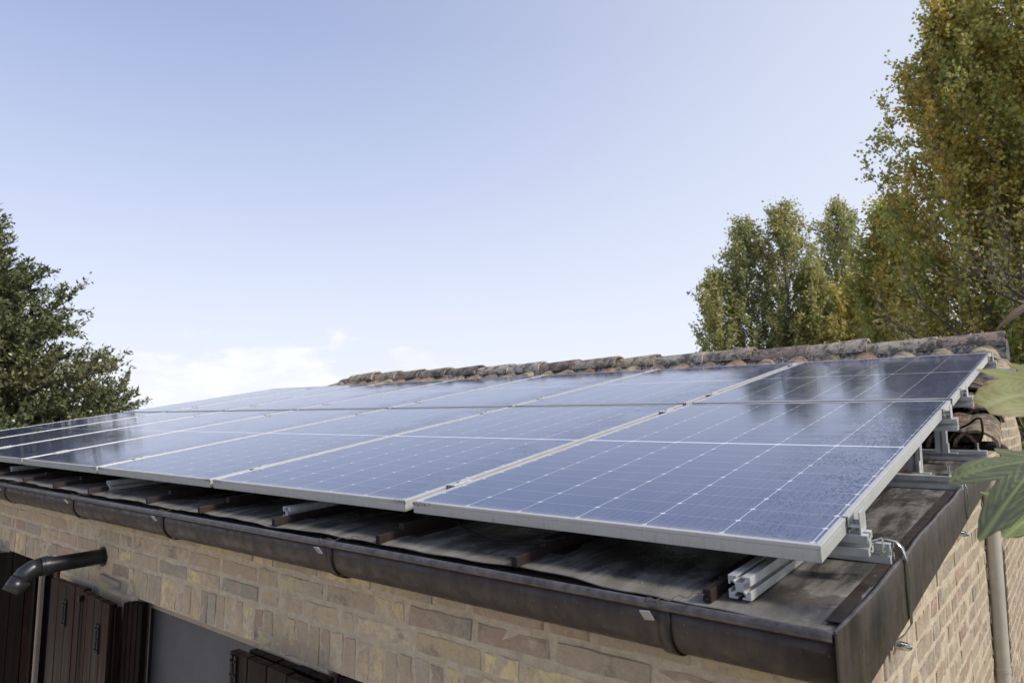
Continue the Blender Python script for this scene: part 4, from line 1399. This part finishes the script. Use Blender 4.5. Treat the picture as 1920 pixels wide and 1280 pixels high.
# the big near poplars at the right edge
tree('poplar_tree', (-0.95, 16.2, GROUND), 12.7, ppro(2.0, 0.75, 0.40), 'very tall green and yellow poplar nearest the middle of the row at the right', 'tree', GP_, limbs=150, twigs=24, per=27, rise=1.7, leaf=(0.080, 0.072), pal=POPY, yellow=0.16, trunk_r=0.2)
tree('poplar_tree', (0.65, 15.6, GROUND), 12.5, ppro(2.0, 0.75, 0.50), 'very tall yellowing poplar cut by the right edge of the photo', 'tree', GP_, limbs=140, twigs=23, per=27, rise=1.7, leaf=(0.080, 0.072), pal=POPY, yellow=0.20, trunk_r=0.2)
tree('poplar_tree', (-3.0, 18.5, GROUND), 8.6, ppro(1.15, 0.7, 0.5), 'medium poplar with orange tinted leaves left of the very tall ones', 'tree', GP_, limbs=100, twigs=20, per=25, rise=1.7, leaf=(0.080, 0.072), pal=POPY, yellow=0.3, trunk_r=0.15)

# bare-twigged fruit tree close behind the ridge
SH = ((0.225, 0.208, 0.072), (0.3, 0.252, 0.108), (0.188, 0.19, 0.072), (0.375, 0.306, 0.162), (0.169, 0.18, 0.064))
tree('fruit_tree', (0.25, 8.0, GROUND), 5.6, ppro(2.2, 0.8), 'sparse fruit tree with dark bare twigs and pale drying leaves behind the ridge end', 'tree', None, limbs=46, twigs=14, per=9, rise=0.75, leaf=(0.06, 0.04), pal=SH, yellow=0.25,
     mats=('darkbark', 'shrubleaf'), trunk_r=0.09, first=0.22, fork=3, twig_len=(0.35, 0.9), jitter=0.05, limb_r=0.028)

# evergreen at the left
OAK = ((0.098, 0.119, 0.051), (0.13, 0.149, 0.061), (0.174, 0.189, 0.077), (0.083, 0.103, 0.051), (0.208, 0.199, 0.099))


def oakp(h): return 3.65 * (1 - max(0, (h - 0.25) / 0.78) ** 1.15) * (0.75 + 0.25 * min(1, h / 0.2))


tree('evergreen_tree', (-13.0, 0.7, GROUND), 7.0, oakp, 'dense dark evergreen tree beyond the left end of the panels', 'tree', None, limbs=290, twigs=46, per=50, rise=0.35, leaf=(0.075, 0.034), pal=OAK, yellow=0.0,
     mats=('darkbark', 'oakleaf'), trunk_r=0.22, first=0.08, twig_len=(0.3, 0.75), jitter=0.018, limb_r=0.04, var=(0.78, 1.0))

# dark undergrowth at the foot of the side wall
b = []
P = np.stack([rng.uniform(0.25, 1.6, 9000), rng.uniform(1.5, 6.5, 9000), GROUND + np.abs(rng.normal(size=9000)) * 0.75], 1)
D = rng.normal(size=(9000, 3)); D[:, 2] += 0.6
C_ = np.array(OAK)[rng.integers(5, size=9000)] * rng.uniform(0.6, 1.5, (9000, 1))
v, f, c = leaves_mesh(P, D, rng.uniform(.05, .11, 9000), rng.uniform(.03, .06, 9000), C_)
o = fast_mesh('undergrowth', v, f, c, M['leaf'])
tag(o, 'dark leafy undergrowth along the foot of the side wall', 'undergrowth', kind='stuff')


# ------------------------------------------------------------------ fig tree reaching in from the right
fig = empty('fig_tree', (1.25, 0.35, GROUND), 'fig tree branch with large lobed leaves reaching in at the right edge', 'fig tree')
fb = MB()
fb.tube(smooth_path([(1.25, 0.35, GROUND), (1.2, 0.25, -1.8), (1.0, 0.1, -0.9), (0.78, 0.0, -0.25), (0.62, -0.08, 0.10), (0.55, -0.16, 0.28), (0.53, -0.22, 0.42)], 8),
        list(np.linspace(0.05, 0.007, 49)), 10)
part(fb, 'trunk', M['twig'], fig, smooth=True)


def fig_leaf(base, tip, normal, width=1.0, lobes=((-118, .50), (-58, .86), (0, 1.0), (58, .86), (118, .50)), curl=0.12, c0=(0.05, 0.09, 0.03), c1=(0.16, 0.19, 0.07), vein=(0.33, 0.38, 0.16), edge=(0.12, 0.07, 0.04), edge_amt=0.5, sharp=3.2, seed=0, blotch=0.3):
    base, tip, normal = Vector(base), Vector(tip), Vector(normal).normalized()
    L = (tip - base).length
    d = (tip - base).normalized(); s_ = d.cross(normal).normalized(); n_ = s_.cross(d).normalized()
    rs = np.random.default_rng(seed)
    NA, NR = 150, 26
    vs, cs = [], []
    lo = [(math.radians(a), r) for a, r in lobes]
    ph = rs.uniform(0, 6, 6)
    for j in range(NR + 1):
        for i in range(NA):
            th = -math.pi + 2 * math.pi * i / NA
            r = 0.20
            for a, rr in lo:
                da = (th - a + math.pi) % (2 * math.pi) - math.pi
                r = max(r, rr * math.exp(-abs(da) ** 1.7 * sharp))
            r *= 1 + 0.025 * math.sin(th * 23 + ph[0]) + 0.02 * math.sin(th * 41 + ph[1])
            q = j / NR; rad = r * q * L * 0.98
            u, w = rad * math.cos(th), rad * math.sin(th) * width
            h = -curl * (u / L) ** 2 * L - curl * 1.2 * (w / L) ** 2 * L + 0.02 * L * math.sin(u / L * 6 + ph[2]) + 0.03 * L * math.sin(w / L * 7 + ph[3]) * q
            # veins
            vd = 9.0
            for a, rr in lo:
                da = (th - a + math.pi) % (2 * math.pi) - math.pi
                if abs(da) < 1.2: vd = min(vd, abs(math.sin(da)) * rad)
                for s2 in range(3, 14):
                    b0 = s2 / 14 * rr * L
                    uu, ww = rad * math.cos(da), rad * math.sin(da)
                    if abs(da) < 0.6: vd = min(vd, abs((uu - b0) - abs(ww) * 0.8) * 0.9 + 0.0006)
            vm = max(0, 1 - vd / (0.0022)) * (0.9 if vd < 9 else 0)
            k = 0.5 + 0.5 * math.sin(u / L * 9 + ph[4]) * math.sin(w / L * 8 + ph[5]) + rs.normal() * 0.05
            c = np.array(c0) * (1 - k) + np.array(c1) * k
            e = max(0, (q - 0.86) / 0.14) * edge_amt
            bl = max(0, math.sin(u / L * 17 + ph[1]) * math.sin(w / L * 15 + ph[2]) - 0.45) * blotch * 2
            c = c * (1 - min(1, e + bl)) + np.array(edge) * min(1, e + bl)
            c = c * (1 - vm) + np.array(vein) * vm
            vs.append(base + d * u + s_ * w + n_ * h - n_ * 0 - (n_ * (0.0012 * max(0, 1 - vd / 0.004))))
            cs.append(tuple(np.clip(c, 0, 1)))
    fs = [(j * NA + i, j * NA + (i + 1) % NA, (j + 1) * NA + (i + 1) % NA, (j + 1) * NA + i) for j in range(NR) for i in range(NA)]
    b_ = MB(); b_.add(vs, fs, cs)
    return part(b_, 'leaf', M['figleaf'], fig, smooth=True, angle=180)


def stalk(a, b_, c):
    q_ = MB(); q_.tube(smooth_path([a, b_, c], 6), 0.0022, 6)
    part(q_, 'leaf_stalk', M['twig'], fig, smooth=True)


# blue-green leaf drooping in front of the fascia and wall
fig_leaf((0.305, 0.025, 0.155), (0.248, -0.089, 0.081), (0.33, -0.62, 0.74), seed=3, lobes=((-75, .40), (-38, .90), (0, 1.0), (38, .85), (75, .40)), sharp=4.2,
         c0=(0.095, 0.120, 0.070), c1=(0.150, 0.175, 0.120), edge=(0.11, 0.08, 0.06), edge_amt=0.6, curl=0.35, vein=(0.36, 0.39, 0.18))
stalk((0.305, 0.025, 0.155), (0.40, 0.01, 0.22), (0.55, -0.16, 0.28))
# yellowing leaf, nearest
fig_leaf((0.335, -0.225, 0.249), (0.275, -0.349, 0.233), (0.45, -0.60, 0.66), seed=5, lobes=((-80, .45), (-38, .70), (0, 1.0), (38, .62), (80, .4)), sharp=2.8,
         c0=(0.17, 0.20, 0.055), c1=(0.27, 0.27, 0.10), edge=(0.20, 0.12, 0.05), edge_amt=0.7, vein=(0.36, 0.37, 0.18), curl=0.15, blotch=0.5)
stalk((0.335, -0.225, 0.249), (0.42, -0.27, 0.33), (0.53, -0.22, 0.42))
# small dark green leaf low at the edge, and a dry one above
fig_leaf((0.298, 0.163, 0.070), (0.253, 0.064, 0.042), (0.2, -0.7, 0.6), seed=9, lobes=((-60, .7), (-30, .5), (0, 1.0), (30, .5), (60, .8)), sharp=5.0, c0=(0.06, 0.10, 0.03), c1=(0.10, 0.15, 0.05))
stalk((0.298, 0.163, 0.070), (0.42, 0.10, 0.12), (0.62, -0.08, 0.10))
fig_leaf((0.319, -0.061, 0.377), (0.272, -0.120, 0.343), (0.5, -0.3, 0.6), seed=11, width=0.35, lobes=((-50, .4), (0, .8), (50, .4)), sharp=3.0, c0=(0.10, 0.065, 0.05), c1=(0.18, 0.13, 0.10), vein=(0.3, 0.2, 0.15), curl=0.5)
stalk((0.319, -0.061, 0.377), (0.42, -0.17, 0.42), (0.53, -0.22, 0.42))
